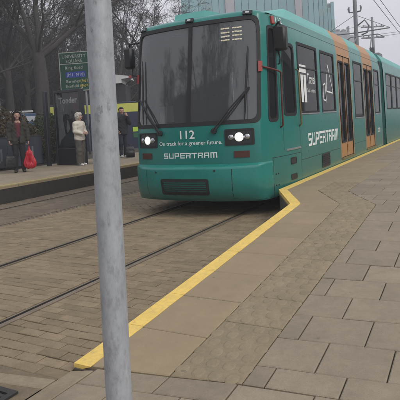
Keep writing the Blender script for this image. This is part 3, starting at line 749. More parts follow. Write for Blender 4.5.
# skirt hatches and vents on the platform side
for (a,b,z0,z1) in ((8.28,8.52,0.70,0.80),(8.28,8.52,0.44,0.52)): 
    tpart(frame_on(surf,s_Y(a),s_Y(b),z0,z1,0.02,0.012,0.008,0.008,0.0),'access_hatch',MAT['black']); tpart(patch(surf,s_Y(a),s_Y(b),z0,z1,0.004),'hatch_plate',MAT['lampdark'])
v_=tpart(frame_on(surf,s_Y(10.12),s_Y(10.70),0.45,0.70,0.02,0.02,0.01,0.010,0.0),'side_vent',MAT['black'])
tpart(patch(surf,s_Y(10.12),s_Y(10.70),0.45,0.70,0.003),'backing',MAT['dark'],v_)
for k in range(6): tpart(patch(surf,s_Y(10.14),s_Y(10.68),0.475+k*0.037,0.490+k*0.037,0.009),'slat',MAT['black'],v_)
tpart(patch(surf,s_Y(8.12),s_Y(8.76),0.935,0.965,0.014),'step_strip',MAT['chrome'])
# lamps
for sg in (-1,1):
    a,b=sorted((s_dx(sg*0.635),s_dx(sg*1.055)))
    L_=tpart(frame_on(surf,a,b,1.115,1.345,0.025,0.018,0.012,0.012,0.0),'headlight',MAT['rubber'],sharp=40)
    tpart(patch(surf,a,b,1.115,1.345,0.004),'recess',MAT['lampdark'],L_)
    for k,(dx_,rad,mt) in enumerate(((0.845,0.070,'lamp_bowl'),(0.845,0.046,'headlamp'),(0.965,0.045,'reflector'),(0.72,0.045,'reflector'))):
        s=s_dx(sg*dx_); c=surf(s,1.23,0.004); n_=(surf(s,1.23,0.05)-c).normalized()
        e_=0.006 if mt=='headlamp' else 0.0; q=MB(); q.tube([c,c+n_*(0.010+e_),c+n_*(0.018+e_),c+n_*(0.022+e_)],[rad,rad,rad*0.8,rad*0.3],16); tpart(q,'lens',MAT[mt],L_,True)
    a,b=sorted((s_dx(sg*0.76),s_dx(sg*0.99)))
    tpart(patch(surf,a,b,0.915,1.015,0.012),'indicator',MAT['lampbrown'])
# marker lamps along the roof edge, red lamps on the corners
for dx_ in (-1.06,-0.02,1.0):
    a,b=s_dx(dx_-0.075),s_dx(dx_+0.075); tpart(patch(surf,a,b,3.125,3.185,0.035),'marker_lamp',MAT['lampdark'])
    a,b=s_dx(dx_-0.03),s_dx(dx_+0.03); tpart(patch(surf,a,b,3.14,3.17,0.042),'marker_lens',MAT['reflector'])
for sg in (-1,1):
    a,b=sorted((sg*s_Y(7.74),sg*s_Y(7.86))); tpart(patch(surf,a,b,3.00,3.13,0.03),'corner_lamp',MAT['lampred'])
    tpart(patch(surf,*sorted((s_dx(sg*1.125),s_dx(sg*1.165))),2.22,2.38,0.03),'side_lamp',MAT['lampred'])
# mirrors on curved arms
for sg in (1,-1):
    s=sg*s_Y(7.95); p=surf(s,2.62,0.0)
    q=MB(); x=p.x+sg*(0.06 if sg>0 else 0.42); hw=0.115 if sg>0 else 0.09
    q.bbox(x-hw,x+hw,p.y-0.10,p.y+0.06,2.57,2.97,0.035); mi_=tpart(q,'mirror',MAT['black'],sharp=40)
    q=MB(); q.bbox(x-hw+.03,x+hw-.03,p.y+0.061,p.y+0.068,2.61,2.93,0.003); tpart(q,'mirror_glass',MAT['reflector'],mi_)
    q=MB(); q.tube([surf(s,2.98,0.0),surf(s,3.03,0.06),(x,p.y,3.04),(x,p.y,2.95)],0.018,8); q.tube([(x-sg*.05,p.y,2.59),(x-sg*0.02,p.y,2.45),surf(s,2.36,0.03),surf(s,2.36,0.0)],0.014,8); tpart(q,'mirror_arm',MAT['black'],mi_,True)
# hand rails beside the cab door
q=MB(); s=s_Y(7.99); q.tube([surf(s_dx(1.16),2.30,0.02),surf(s_Y(7.62),2.26,0.05),surf(s_Y(7.80),2.24,0.06),surf(s_Y(7.93),2.22,0.05),surf(s_Y(7.94),2.1,0.045),surf(s_Y(7.94),1.36,0.045),surf(s_Y(7.94),1.33,0.0)],0.015,8); tpart(q,'hand_rail',MAT['red'],smooth=True)
q=MB(); q.tube([surf(s_Y(8.76),2.32,0.0),surf(s_Y(8.76),2.28,0.045),surf(s_Y(8.76),1.36,0.045),surf(s_Y(8.76),1.32,0.0)],0.015,8); tpart(q,'hand_rail',MAT['olive'],smooth=True)
# wipers
def wiper(pts_arm,blade):
    q=MB(); c=surf(pts_arm[0][0],pts_arm[0][1],0.0); q.tube([c,surf(*pts_arm[0],0.05)],0.045,10); wp=tpart(q,'wiper',MAT['black'],smooth=False)
    for d in (-0.022,0.022):
        q=MB(); q.tube([surf(pts_arm[0][0]+d,pts_arm[0][1],0.045),surf((pts_arm[0][0]+pts_arm[1][0])/2+d,(pts_arm[0][1]+pts_arm[1][1])/2,0.06),surf(pts_arm[1][0]+d*0.4,pts_arm[1][1],0.045)],0.012,6); tpart(q,'arm',MAT['black'],wp)
    q=MB(); (a,b),(c_,d_)=blade; q.tube([surf(a+(c_-a)*t,b+(d_-b)*t,0.024) for t in np.linspace(0,1,7)],[0.008]+[0.016]*5+[0.008],6); tpart(q,'blade',MAT['rubber'],wp)
wiper([(s_dx(0.46),1.34),(s_dx(1.0),1.98)],((s_dx(0.93),1.50),(s_dx(0.985),2.62)))
wiper([(s_dx(-0.54),1.34),(s_dx(-1.02),1.93)],((s_dx(-0.93),1.50),(s_dx(-1.0),2.60)))
# lettering on the nose and side
def put_text(fn,txt,s,z,h,name,m,width=None,bold=0.0,parent=None,off=0.003,shear=0.0):
    vs,fs=text_geo(txt,1.0,bold); xs=[v[0] for v in vs]; y_=[v[1] for v in vs]; w0=max(xs)-min(xs); h0=max(y_)-min(y_)
    k=h/h0; kx=(width/w0) if width else k; cx_=(max(xs)+min(xs))/2
    q=MB(); q.add([fn(s+(x-cx_)*kx,z+(y-min(y_))*k,off) for x,y in vs],fs); return kind(tpart(q,name,MAT[m],parent,fix=False),'stuff')
put_text(surf,'112',0.0-0.02,1.235,0.135,'fleet_number','white',0.27,0.012)
put_text(surf,'On track for a greener future.',0.0,1.115,0.085,'slogan','white',1.16,0.004)
put_text(surf,'112',s_Y(8.14),3.045,0.095,'fleet_number','white',0.32,0.0)
LET={'S':[(0,1,.82,1),(0,1,.41,.59),(0,1,0,.18),(0,.0,0,0),(0,.2,.59,.82),(.8,1,.18,.41)],'U':[(0,.2,0,1),(.8,1,0,1),(.2,.8,0,.18)],'P':[(0,.2,0,1),(.2,1,.82,1),(.2,1,.36,.54),(.8,1,.54,.82)],
     'E':[(.0,.2,.59,.82),(.0,.2,.18,.41),(0,1.25,.82,1),(0,1,.41,.59),(0,1,0,.18)],'R':[(0,1,.82,1),(0,.2,0,.70),(.2,.9,.38,.54),(.8,1,.54,.82),(.72,.94,0,.38)],'T':[(-.1,1.1,.82,1),(.4,.6,0,.82)],'A':[(0,1,.82,1),(0,.2,0,.82),(.8,1,0,.82),(.2,.8,.34,.5)],'M':[(0,1.3,.82,1),(0,.2,0,.82),(.55,.75,0,.82),(1.1,1.3,0,.82)]}
def logo(fn,s0,s1,z0,z1,name):
    word='SUPERTRAM'; x=0; cells=[]
    for ch in word: cells.append((ch,x)); x+=(1.3 if ch=='M' else 1.0)+0.26
    tot=x-0.26; q=MB()
    for ch,ox in cells:
        for a,b,c_,d_ in LET[ch]:
            if b<=a: continue
            f=lambda u,w:(s0+(ox+u)/tot*(s1-s0),z0+w*(z1-z0))
            ns=3; vs=[]
            for i in range(ns+1):
                u=a+(b-a)*i/ns; vs+=[fn(*f(u,c_),0.0028),fn(*f(u,d_),0.0028)]
            q.add(vs,[(2*i,2*i+2,2*i+3,2*i+1) for i in range(ns)])
    return tpart(q,name,MAT['white'],fix=False)
logo(surf,s_dx(-0.49),s_dx(0.49),0.925,1.01,'wordmark')
logo(surf,s_Y(9.25),s_Y(11.48),0.93,1.17,'wordmark')
# marks on the first two side windows
def strokes(fn,lines,w,name,off=-0.007):
    q=MB()
    for l in lines:
        for (a,b),(c_,d_) in zip(l[:-1],l[1:]):
            L_=math.hypot(c_-a,d_-b); nx,ny=-(d_-b)/L_*w/2,(c_-a)/L_*w/2; ex,ey=(c_-a)/L_*w/2,(d_-b)/L_*w/2
            q.add([fn(a-nx-ex,b-ny-ey,off),fn(c_-nx+ex,d_-ny+ey,off),fn(c_+nx+ex,d_+ny+ey,off),fn(a+nx-ex,b+ny-ey,off)],[(0,1,2,3)])
    return tpart(q,name,MAT['white'],fix=False)
b0=s_Y(9.0)
q=MB()
for (a,b,c_,d_) in ((0.02,0.16,1.74,2.24),(0.20,0.34,1.74,2.24),(-0.04,0.36,2.28,2.42)): q.add([surf(b0+a,c_,-.007),surf(b0+b,c_,-.007),surf(b0+b,d_,-.007),surf(b0+a,d_,-.007)],[(0,1,2,3)])
tpart(q,'window_logo',MAT['white'],fix=False)
put_text(surf,'Travel',b0+0.66,2.09,0.19,'window_lettering','white',0.50,0.006,off=-0.007)
put_text(surf,'South Yorkshire',b0+0.66,1.93,0.07,'window_lettering','white',0.52,0.0,off=-0.007)
b1=s_Y(10.4)
strokes(surf,[[(b1+.36,1.98),(b1+.44,2.34),(b1+.56,2.52),(b1+.66,2.34),(b1+.86,2.02),(b1+.84,1.95),(b1+.36,1.98)],[(b1+.10,1.80),(b1+.10,2.10),(b1+.28,2.14),(b1+.30,1.78),(b1+.10,1.80)]],0.032,'window_logo')
# destination display behind the windscreen
q=MB(); s0,s1=s_dx(0.50),s_dx(0.96)
q=pane_on(surf,s_dx(0.44),s_dx(1.0),2.68,3.02,-0.09); tpart(q,'display',MAT['dark'])
q=MB()
for k in range(4):
    for a,b in ((0.55,0.70),(0.74,0.90)):
        z=2.75+k*0.062; n_=4
        for i in range(n_):
            u0=a+(b-a)*i/n_; u1=u0+(b-a)/n_*0.9; zz=random.uniform(-0.004,0.004)
            q.add([surf(s_dx(u0),z+zz,0.001-0.008),surf(s_dx(u1),z+zz,-0.007),surf(s_dx(u1),z+zz+0.022,-0.007),surf(s_dx(u0),z+zz+0.022,-0.007)],[(0,1,2,3)])
kind(tpart(q,'display_lettering',MAT['led'],fix=False),'stuff')
# roof fairing with sloped front; sides painted with the door stripes
def fairing(y0,y1,front=True,doors=()):
    prof=[(1.262,3.165),(1.235,3.23),(1.12,3.41),(1.06,3.435),(-1.06,3.435),(-1.12,3.41),(-1.235,3.23),(-1.262,3.165)]
    yb=sorted(set([y0]+([8.0,8.5,8.95] if front else [])+[t for a,b in doors for t in (a-.1,b+.1) if y0<t<y1]+[y1]))
    mb=MB(); n_=len(prof)
    for y in yb:
        t=1.0
        if front: t=float(np.interp(y,[y0,8.95],[0.12,1.0]))
        wv=float(np.interp(y,[7.7,8.5,8.95],[1.195,1.245,1.262]))/1.262 if front else 1.0
        for a,b in prof: mb.v.append((XC+a*wv,y,3.165+(b-3.165)*t))
    for i in range(len(yb)-1):
        ym=(yb[i]+yb[i+1])/2; o_=1 if any(a-.1<ym<b+.1 for a,b in doors) else 0
        for j in range(n_-1): mb.f.append((i*n_+j,(i+1)*n_+j,(i+1)*n_+j+1,i*n_+j+1)); mb.m.append(o_)
    mb.f.append(tuple(range(n_))); mb.m.append(0); k=(len(yb)-1)*n_; mb.f.append(tuple(k+j for j in range(n_-1,-1,-1))); mb.m.append(0)
    return tpart(mb,'roof_fairing',[MAT['teal_roof_glare'],MAT['orange']])
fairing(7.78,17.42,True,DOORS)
q=MB(); q.prism([(7.66,3.20),(7.74,3.365),(8.6,3.42),(8.6,3.2)],'x',XC-0.46,XC+0.12); tpart(q,'roof_hatch',MAT['teal_roof_glare'])
# underframe, bogie skirts
q=MB(); q.box(XC-1.18,XC+1.18,8.2,17.4,0.26,0.46); tpart(q,'underframe',MAT['dark'])
for yc in (9.6,15.4):
    q=MB(); q.bbox(XC-0.95,XC+0.95,yc-1.1,yc+1.1,0.12,0.5,0.05); bg_=tpart(q,'bogie',MAT['dark'])
    for dy_ in (-0.8,0.8):
        for sg in (-1,1):
            q=MB(); q.tube([(XC+sg*0.66,yc+dy_,0.325),(XC+sg*0.78,yc+dy_,0.325)],0.32,20); tpart(q,'wheel',MAT['steel'],bg_)
# interior
q=MB(); q.box(XC-1.25,XC+1.25,8.85,17.40,0.80,0.84); q.box(XC-1.2,XC+1.2,7.9,17.40,3.0,3.03)
q.box(XC-1.25,XC-0.35,8.74,8.78,0.8,3.0); q.box(XC+0.35,XC+1.22,8.74,8.78,0.8,3.0); q.box(XC-0.35,XC+0.35,8.74,8.78,0.8,1.6); tpart(q,'interior',MAT['interior'])
q=MB(); q.add([(XC-1.02,7.50,1.22),(XC+1.02,7.50,1.22),(XC+1.1,8.05,1.32),(XC-1.1,8.05,1.32),(XC-1.02,7.52,0.8),(XC+1.02,7.52,0.8),(XC+1.1,8.05,0.8),(XC-1.1,8.05,0.8)],[(0,1,2,3),(4,7,6,5),(0,4,5,1),(2,6,7,3),(1,5,6,2),(3,7,4,0)]); tpart(q,'dashboard',MAT['black'])
q=MB(); q.bbox(XC-0.27,XC+0.27,8.22,8.40,1.1,1.95,0.05); q.bbox(XC-0.14,XC+0.14,8.25,8.36,1.97,2.2,0.04); q.bbox(XC-0.27,XC+0.27,7.95,8.35,1.0,1.12,0.04); tpart(q,'driver_seat',MAT['seatcloth'])
q=MB(); q.box(XC-0.80,XC-0.52,7.58,7.585,1.52,1.80); tpart(q,'white_sheet',MAT['white'])  # plain white rectangle standing behind the windscreen
for y in (9.3,10.1,10.9,13.6,14.2,16.5):
    for sg in (-1,1):
        q=MB(); q.bbox(XC+sg*0.78-0.42,XC+sg*0.78+0.42,y,y+0.42,1.12,1.2,0.03); q.bbox(XC+sg*0.78-0.42,XC+sg*0.78+0.42,y+0.38,y+0.46,1.2,1.78,0.03); q.box(XC+sg*0.78-0.3,XC+sg*0.78+0.3,y+0.1,y+0.3,0.84,1.12); tpart(q,'seat',MAT['seatcloth'])
for y in (9.25,10.85,11.7,13.2,14.6,16.2):
    for sg in (-1,1):
        q=MB(); q.tube([(XC+sg*0.36,y,0.84),(XC+sg*0.36,y,3.0)],0.018,8); tpart(q,'grab_pole',MAT['pole_yellow'],smooth=True)
# articulation and following sections
def section(ya,yb,doors):
    sfn=sidefn(1)
    mb=MB(); hs=[]
    wins=[]; 
    y=ya+0.42; i=0
    stops=[(a,b) for a,b in doors]
    cur=ya+0.40
    for a,b in stops+[(yb-0.15,yb)]:
        avail=a-0.2-cur
        n_=max(0,int(round(avail/1.2)))
        if avail>0.6:
            n_=max(1,n_); w=avail/n_
            for k in range(n_): wins.append((cur+k*w+0.06,cur+(k+1)*w-0.06,1.56,2.78))
        cur=b+0.2
    hol=[(a,b,c_,d_) for a,b,c_,d_ in wins]+[(a,b,0.48,2.84) for a,b in doors]
    Y=sorted({ya,yb}|{t for h in hol for t in h[:2]}|{t for a,b in doors for t in (a-.1,b+.1)}); Z=[0.26,0.48,1.0,1.56,2.2,2.78,2.84,3.03,3.16]
    for sg in (1,-1):
        fn=sidefn(sg); o=len(mb.v)
        for yv in Y:
            for z in Z: mb.v.append(tuple(fn(yv,z,0)))
        for i in range(len(Y)-1):
            ym=(Y[i]+Y[i+1])/2
            for j in range(len(Z)-1):
                zm=(Z[j]+Z[j+1])/2
                if any(h[0]<ym<h[1] and h[2]<zm<h[3] for h in hol): continue
                f=(o+i*len(Z)+j,o+(i+1)*len(Z)+j,o+(i+1)*len(Z)+j+1,o+i*len(Z)+j+1)
                mb.f.append(f if sg==1 else f[::-1]); mb.m.append(1 if any(a-.1<ym<b+.1 for a,b in doors) and zm>0.48 else 0)
    mb.add([(XC-1.27,ya,3.16),(XC+1.27,ya,3.16),(XC+1.27,yb,3.16),(XC-1.27,yb,3.16)],[(0,1,2,3)])
    for yv in (ya,yb): mb.add([(XC-1.305,yv,.26),(XC+1.305,yv,.26),(XC+1.27,yv,3.16),(XC-1.27,yv,3.16)],[(0,1,2,3)])
    tpart(mb,'body',[MAT['teal'],MAT['orange']],fix=False)
    for sg in (1,-1):
        fn=sidefn(sg)
        for a,b,c_,d_ in wins:
            f=tpart(frame_on(fn,a,b,c_,d_,0.05,0.03,0.022,0.005,0.03),'window',MAT['rubber']); tpart(pane_on(fn,a,b,c_,d_,-0.012),'pane',MAT['glass_side'],f)
            zb=c_+(d_-c_)*0.66; qq=MB(); qq.add([fn(u,v,o) for o in (-.03,.004) for u,v in ((a+.03,zb-.012),(b-.03,zb-.012),(b-.03,zb+.012),(a+.03,zb+.012))],[(4,5,6,7),(0,1,5,4),(2,3,7,6)]); tpart(qq,'transom',MAT['black'],f)
        for a,b in doors: make_door(sg,a,b,0.48,2.84)
    fairing(ya+0.05,yb-0.05,False,doors)
    q=MB(); q.box(XC-1.2,XC+1.2,ya+.05,yb-.05,0.28,0.46); tpart(q,'underframe',MAT['dark'])
    q=MB(); q.box(XC-1.25,XC+1.25,ya+.05,yb-.05,0.80,0.84); q.box(XC-1.2,XC+1.2,ya+.05,yb-.05,3.0,3.03); tpart(q,'interior',MAT['interior'])
def artic(ya,yb):
    q=MB(); n_=9
    for i in range(n_):
        y=ya+(yb-ya)*i/(n_-1); g_=1.24 if i%2 else 1.19
        q.v+=[(XC-g_,y,0.35),(XC+g_,y,0.35),(XC+g_,y,3.12),(XC+g_-.12,y,3.2),(XC-g_+.12,y,3.2),(XC-g_,y,3.12)]
    for i in range(n_-1):
        for j in range(6): q.f.append((i*6+j,i*6+(j+1)%6,(i+1)*6+(j+1)%6,(i+1)*6+j)); q.m.append(0)
    tpart(q,'gaiter',MAT['gaiter'])
artic(17.40,18.20); section(18.15,26.6,[]); artic(26.55,27.35); section(27.3,36.8,[(28.9,30.2),(31.9,33.2)])
put_text(surf,'tram',s_Y(16.75),0.85,0.16,'side_lettering','white',0.40,0.004)
q=MB(); q.add([(XC+0.95,17.95,3.44),(XC+1.10,17.95,3.44),(XC+1.10,18.05,3.44),(XC+.95,18.05,3.44),(XC+0.95,17.9,3.62),(XC+1.10,17.9,3.62),(XC+1.10,18.0,3.62),(XC+.95,18.0,3.62)],[(0,1,5,4),(1,2,6,5),(2,3,7,6),(3,0,4,7),(4,5,6,7)]); tpart(q,'roof_bracket',MAT['steel'])
# pantograph, half folded on the second section
yb_=22.0
q=MB(); q.box(XC-0.55,XC+0.55,yb_-.55,yb_+.55,3.44,3.52); pan=tpart(q,'pantograph',MAT['steel'])
for sg in (-1,1):
    q=MB(); q.tube([(XC+sg*.45,yb_+.45,3.52),(XC+sg*.40,yb_-.75,4.05),(XC+sg*.30,yb_+.25,4.62)],0.026,6); tpart(q,'arm',MAT['steel'],pan)
q=MB(); q.tube([(XC-0.80,yb_+.25,4.52),(XC-.55,yb_+.25,4.66),(XC+.55,yb_+.25,4.66),(XC+.80,yb_+.25,4.52)],0.022,6); tpart(q,'collector_head',MAT['steel'],pan)
q=MB(); q.bbox(XC+0.75,XC+1.0,19.6,20.2,3.43,3.62,0.03); tpart(q,'roof_box',MAT['steel'])

# ================================================================== NEAR POLE
pl=empty('pole','tall galvanised grey steel pole standing on the pavement in front of the tram','pole',(-1.4227,1.7295,0.04))
pl.rotation_euler=(-0.0050,0.0092,0)
q=MB(); q.tube([(0,0,-0.05+0.25*k) for k in range(19)],[0.0563]*19,40,cap=True); q.build('shaft',MAT['galv'],pl,True)
q=MB(); q.tube([(0,0,-0.002),(0,0,0.012),(0,0,0.02)],[0.085,0.085,0.060],24); q.build('collar',MAT['steel'],pl)

# ================================================================== FAR SIDE: fence, totem, sign
for (z0,z1,a0,a1,m_) in ((1.98,2.035,-0.55,-0.30,'smear'),(1.52,1.545,-0.75,-0.30,'smear'),(1.49,1.515,-0.95,-0.55,'smear'),(1.535,1.56,0.05,0.30,'smear'),(1.05,1.10,-0.35,-0.20,'smear'),(1.86,1.875,-0.9,-0.72,'smear')):
    q=MB(); na=6; b_=-math.pi/2+YAW+0.4
    rr_=random.Random(int(z0*1000))
    for i in range(na+1):
        a=b_+a0+(a1-a0)*i/na; z_0=z0+rr_.uniform(-.012,.006); z_1=z1+rr_.uniform(-.006,.012)
        q.v+=[(0.0568*math.cos(a),0.0568*math.sin(a),z_0),(0.0568*math.cos(a),0.0568*math.sin(a),z_1)]
    for i in range(na): q.f.append((2*i,2*i+2,2*i+3,2*i+1)); q.m.append(0)
    q.build('sticker_residue',MAT[m_],pl,True,fix=False)
fe=empty('fence','low dark blue hoarding fence along the back of the far platform','fence',(-12.35,8.0,0.38))
pw=1.2; me_p=None; me_f=None
for k in range(7):
    y=-4.35+pw*k
    mb=MB(); mb.bbox(-0.02,0.02,y+0.03,y+pw-0.03,0.10,0.96,0.006)
    p=mb.build('panel',MAT['hoard'],fe)
    mb=MB(); mb.bbox(-0.035,0.035,y-0.03,y+0.03,0.0,1.02,0.006); mb.build('post',MAT['hoardpost'],fe)
    mb=MB(); mb.box(-0.03,0.03,y+0.031,y+pw-0.031,0.961,1.0); mb.build('top_rail',MAT['hoardpost'],fe)
    if k>=4:                                # worn pale shapes printed on the panels
        mb=MB(); cy_=y+0.6
        for (a,b,c_,d_) in ((-0.20,-0.13,0.30,0.66),(0.13,0.20,0.30,0.66),(-0.13,0.13,0.25,0.31)): mb.add([(0.0215,cy_+a,c_),(0.0215,cy_+b,c_),(0.0215,cy_+b,d_),(0.0215,cy_+a,d_)],[(0,1,2,3)])
        mb.build('panel_print',MAT['print_grey'],p)
q=MB(); q.bbox(-0.06,0.06,-0.06,0.06,0,2.36,0.01); sp=tag(q.build('shelter_post',MAT['adframe'],loc=(-12.0,11.95,0.38)),'tall black square post just left of the poster display','post')
tot=empty('poster_display','black advertising totem with an illuminated style film poster behind glass, beside the white haired woman','poster display',(-11.40,12.35,0.38))
q=MB(); 
for a,b,c_,d_ in ((-0.56,-0.50,0.0,2.37),(0.50,0.56,0.0,2.37),(-0.50,0.50,2.28,2.37),(-0.50,0.50,0.0,0.52)): q.bbox(a,b,-0.10,0.10,c_,d_,0.008)
q.build('frame',MAT['adframe'],tot)
q=MB(); q.box(-0.5,0.5,-0.03,0.03,0.521,2.279); q.build('backing',MAT['black'],tot)
po=MB(); z0=0.56; yy_=-0.034
def card(pts,m,name,dy=0.0):
    q=MB(); q.add([(x,yy_-dy,z) for x,z in pts],[tuple(range(len(pts)))]); return q.build(name,MAT[m],tot,fix=False)
card([(-.47,.56),(.47,.56),(.47,2.24),(-.47,2.24)],'ad_dark','poster')
def strip(rows,m,name,dy):
    q=MB(); q.v=[(x,yy_-dy,z) for a,b,z in rows for x in (a,b)]
    for k in range(len(rows)-1): q.f.append((2*k,2*k+1,2*k+3,2*k+2)); q.m.append(0)
    return q.build(name,MAT[m],tot,fix=False)
strip([(-.46,-.40,.60),(-.46,-.16,.82),(-.46,-.20,1.15),(-.46,-.25,1.45),(-.46,-.18,1.75),(-.46,-.24,2.0),(-.46,-.30,2.22)],'ad_white','poster_area',0.001)
strip([(.10,.46,.9),(.16,.46,1.2),(.24,.46,1.6),(.16,.46,1.9),(.06,.46,2.22)],'ad_red','poster_area',0.001)
strip([(-.46,.46,.60),(-.36,.46,.80),(-.20,.46,.93),(.0,.40,1.02)],'ad_blue','poster_area',0.002)
strip([(-.10,-.06,1.02),(-.12,.03,1.14),(-.09,.01,1.3),(-.08,-.04,1.42)],'ad_white','poster_area',0.003)
vs,fs=text_geo('Tonder',1.0,0.025); q=MB(); q.add([(x*0.25+0.0,yy_-0.006,1.95+z*0.27) for x,z in vs],fs); q.build('poster_lettering',MAT['poster_white'],tot,fix=False)
for k,t in enumerate(('IN CINEMAS','COMING SOON')):
    vs,fs=text_geo(t,1.0); q=MB(); q.add([(x*0.075+0.16,yy_-0.004,0.80-0.11*k+z*0.075) for x,z in vs],fs); q.build('poster_lettering',MAT['print_grey'],tot,fix=False)
q=MB(); q.add([(-.5,-.075,.52),(.5,-.075,.52),(.5,-.075,2.28),(-.5,-.075,2.28)],[(0,1,2,3)]); q.build('pane',MAT['glass_poster'],tot,fix=False)

# road sign facing the camera's side
SA=math.atan2(R0.y,R0.x)-0.10
sg_=empty('road_sign','large green direction sign with white border on two posts above the poster display','road sign',(-16.08,17.95,0.42),SA)
W2,H0,H1=0.70,2.80,4.58
q=MB(); q.box(-W2,W2,-0.012,0.012,H0,H1); q.build('board',MAT['signgreen'],sg_)
q=MB(); b=0.035
for a,b_,c_,d_ in ((-W2,-W2+b,H0,H1),(W2-b,W2,H0,H1),(-W2+b,W2-b,H0,H0+b),(-W2+b,W2-b,H1-b,H1),(-W2+b,W2-b,4.03,4.06)): q.add([(a,-.0145,c_),(b_,-.0145,c_),(b_,-.0145,d_),(a,-.0145,d_)],[(0,1,2,3)])
q.build('border',MAT['white_dull'],sg_,fix=False)
for x in (-0.45,0.45): q=MB(); q.tube([(x,0.07,-0.1),(x,0.07,4.5)],0.05,12); q.build('post',MAT['steel'],sg_,True)
def stext(t,x,z,h,m,al='LEFT'):
    vs,fs=text_geo(t,1.0,0.0,al); q=MB(); q.add([(x+u*h*1.35,-0.016,z+v*h*1.35) for u,v in vs],fs); q.build('sign_lettering',MAT[m],sg_,fix=False)
stext('UNIVERSITY',0.0,4.31,0.155,'white_dull','CENTER'); stext('SQUARE',0.0,4.10,0.155,'white_dull','CENTER')
stext('Ring Road',-0.44,3.80,0.15,'white_dull')
q=MB(); q.add([(-.42,-.0145,3.42),(.50,-.0145,3.42),(.50,-.0145,3.68),(-.42,-.0145,3.68)],[(0,1,2,3)]); q.build('blue_patch',MAT['signblue'],sg_,fix=False)
stext('(M1, M18)',-0.38,3.48,0.15,'white_dull'); stext('Barnsley',-0.42,3.19,0.14,'white_dull'); stext('(A61)',0.24,3.19,0.14,'signyellow'); stext('Bradfield',-0.46,2.98,0.13,'white_dull'); stext('(B6077)',0.22,2.98,0.115,'signyellow')
q=MB()
for pts in ([(0.36,2.86),(0.44,2.86),(0.52,3.05),(0.46,3.08)],[(0.46,3.08),(0.56,3.06),(0.58,3.22),(0.50,3.22)],[(0.44,3.2),(0.64,3.2),(0.55,3.36)]): pass
for pts in ([(0.12,2.82),(0.26,2.82),(0.32,2.90),(0.20,2.90)],[(0.22,2.90),(0.31,2.90),(0.36,2.96),(0.30,2.96)]): q.add([(x,-.0146,z) for x,z in pts],[(0,1,2,3)])
q.build('route_arrow',MAT['white_dull'],sg_,fix=False)

# ================================================================== PEOPLE (signed distance bodies)
class SDF:
    def __init__(s): s.p=[]; s.cut=[]
    def cone(s,a,b,ra,rb,k=0.02,flat=1.0): s.p.append(('c',np.array(a,float),np.array(b,float),ra,rb,k,flat)); return s
    def ell(s,c,r,k=0.02): s.p.append(('e',np.array(c,float),np.array(r,float),0,0,k,1)); return s
    def mesh(s,h,wr=0.0,wf=30.0):
        lo=np.full(3,1e9); hi=-lo
        for t,a,b,ra,rb,k,fl in s.p:
            if t=='c': l=np.minimum(a-ra,b-rb); u=np.maximum(a+ra,b+rb)
            else: l=a-b; u=a+b
            lo=np.minimum(lo,l); hi=np.maximum(hi,u)
        lo-=3*h; hi+=3*h; n=np.ceil((hi-lo)/h).astype(int)+1
        ax=[lo[i]+h*np.arange(n[i]) for i in range(3)]; V=np.full(n,1.0)
        for t,a,b,ra,rb,k,fl in s.p:
            if t=='c': l=np.minimum(a-ra,b-rb); u=np.maximum(a+ra,b+rb)
            else: l=a-b; u=a+b
            m=k+0.06; i0=np.maximum(0,np.floor((l-m-lo)/h).astype(int)); i1=np.minimum(n,np.ceil((u+m-lo)/h).astype(int)+1)
            sl=tuple(slice(i0[i],i1[i]) for i in range(3))
            X=ax[0][sl[0]][:,None,None]; Y=ax[1][sl[1]][None,:,None]; Z=ax[2][sl[2]][None,None,:]
            if t=='c':
                ba=b-a; px,py,pz=X-a[0],Y-a[1],Z-a[2]; q=np.clip((px*ba[0]+py*ba[1]+pz*ba[2])/max(1e-9,ba@ba),0,1)
                d=np.sqrt((px-q*ba[0])**2+((py-q*ba[1])/fl)**2+(pz-q*ba[2])**2)-(ra+(rb-ra)*q)
                if fl<1: d=d*fl
            else:
                k0=np.sqrt(((X-a[0])/b[0])**2+((Y-a[1])/b[1])**2+((Z-a[2])/b[2])**2); k1=np.sqrt(((X-a[0])/b[0]**2)**2+((Y-a[1])/b[1]**2)**2+((Z-a[2])/b[2]**2)**2)+1e-6; d=k0*(k0-1)/k1
            o=V[sl]; hh=np.clip(0.5+0.5*(o-d)/k,0,1); V[sl]=o*(1-hh)+d*hh-k*hh*(1-hh)
        X=ax[0][:,None,None]; Y=ax[1][None,:,None]; Z=ax[2][None,None,:]
        if wr: V=V+wr*np.sin(wf*Z+9*X+3*np.sin(14*Y+11*X))*np.cos(0.6*wf*X+8*Y+4*np.sin(7*Z))+0.5*wr*np.sin(1.9*wf*(Z+.35*X)+5*np.sin(9*X))*np.cos(0.8*wf*Y+6*Z)
        if getattr(s,'pleat',0): V=V+s.pleat*np.sin(13*np.arctan2(Y,X)+5*np.sin(6*Z))*np.clip((Z-.05)/.25,0,1)
        for fn in s.cut: V=np.maximum(V,fn(X,Y,Z)+0*V)
        return nets(V,lo,h)
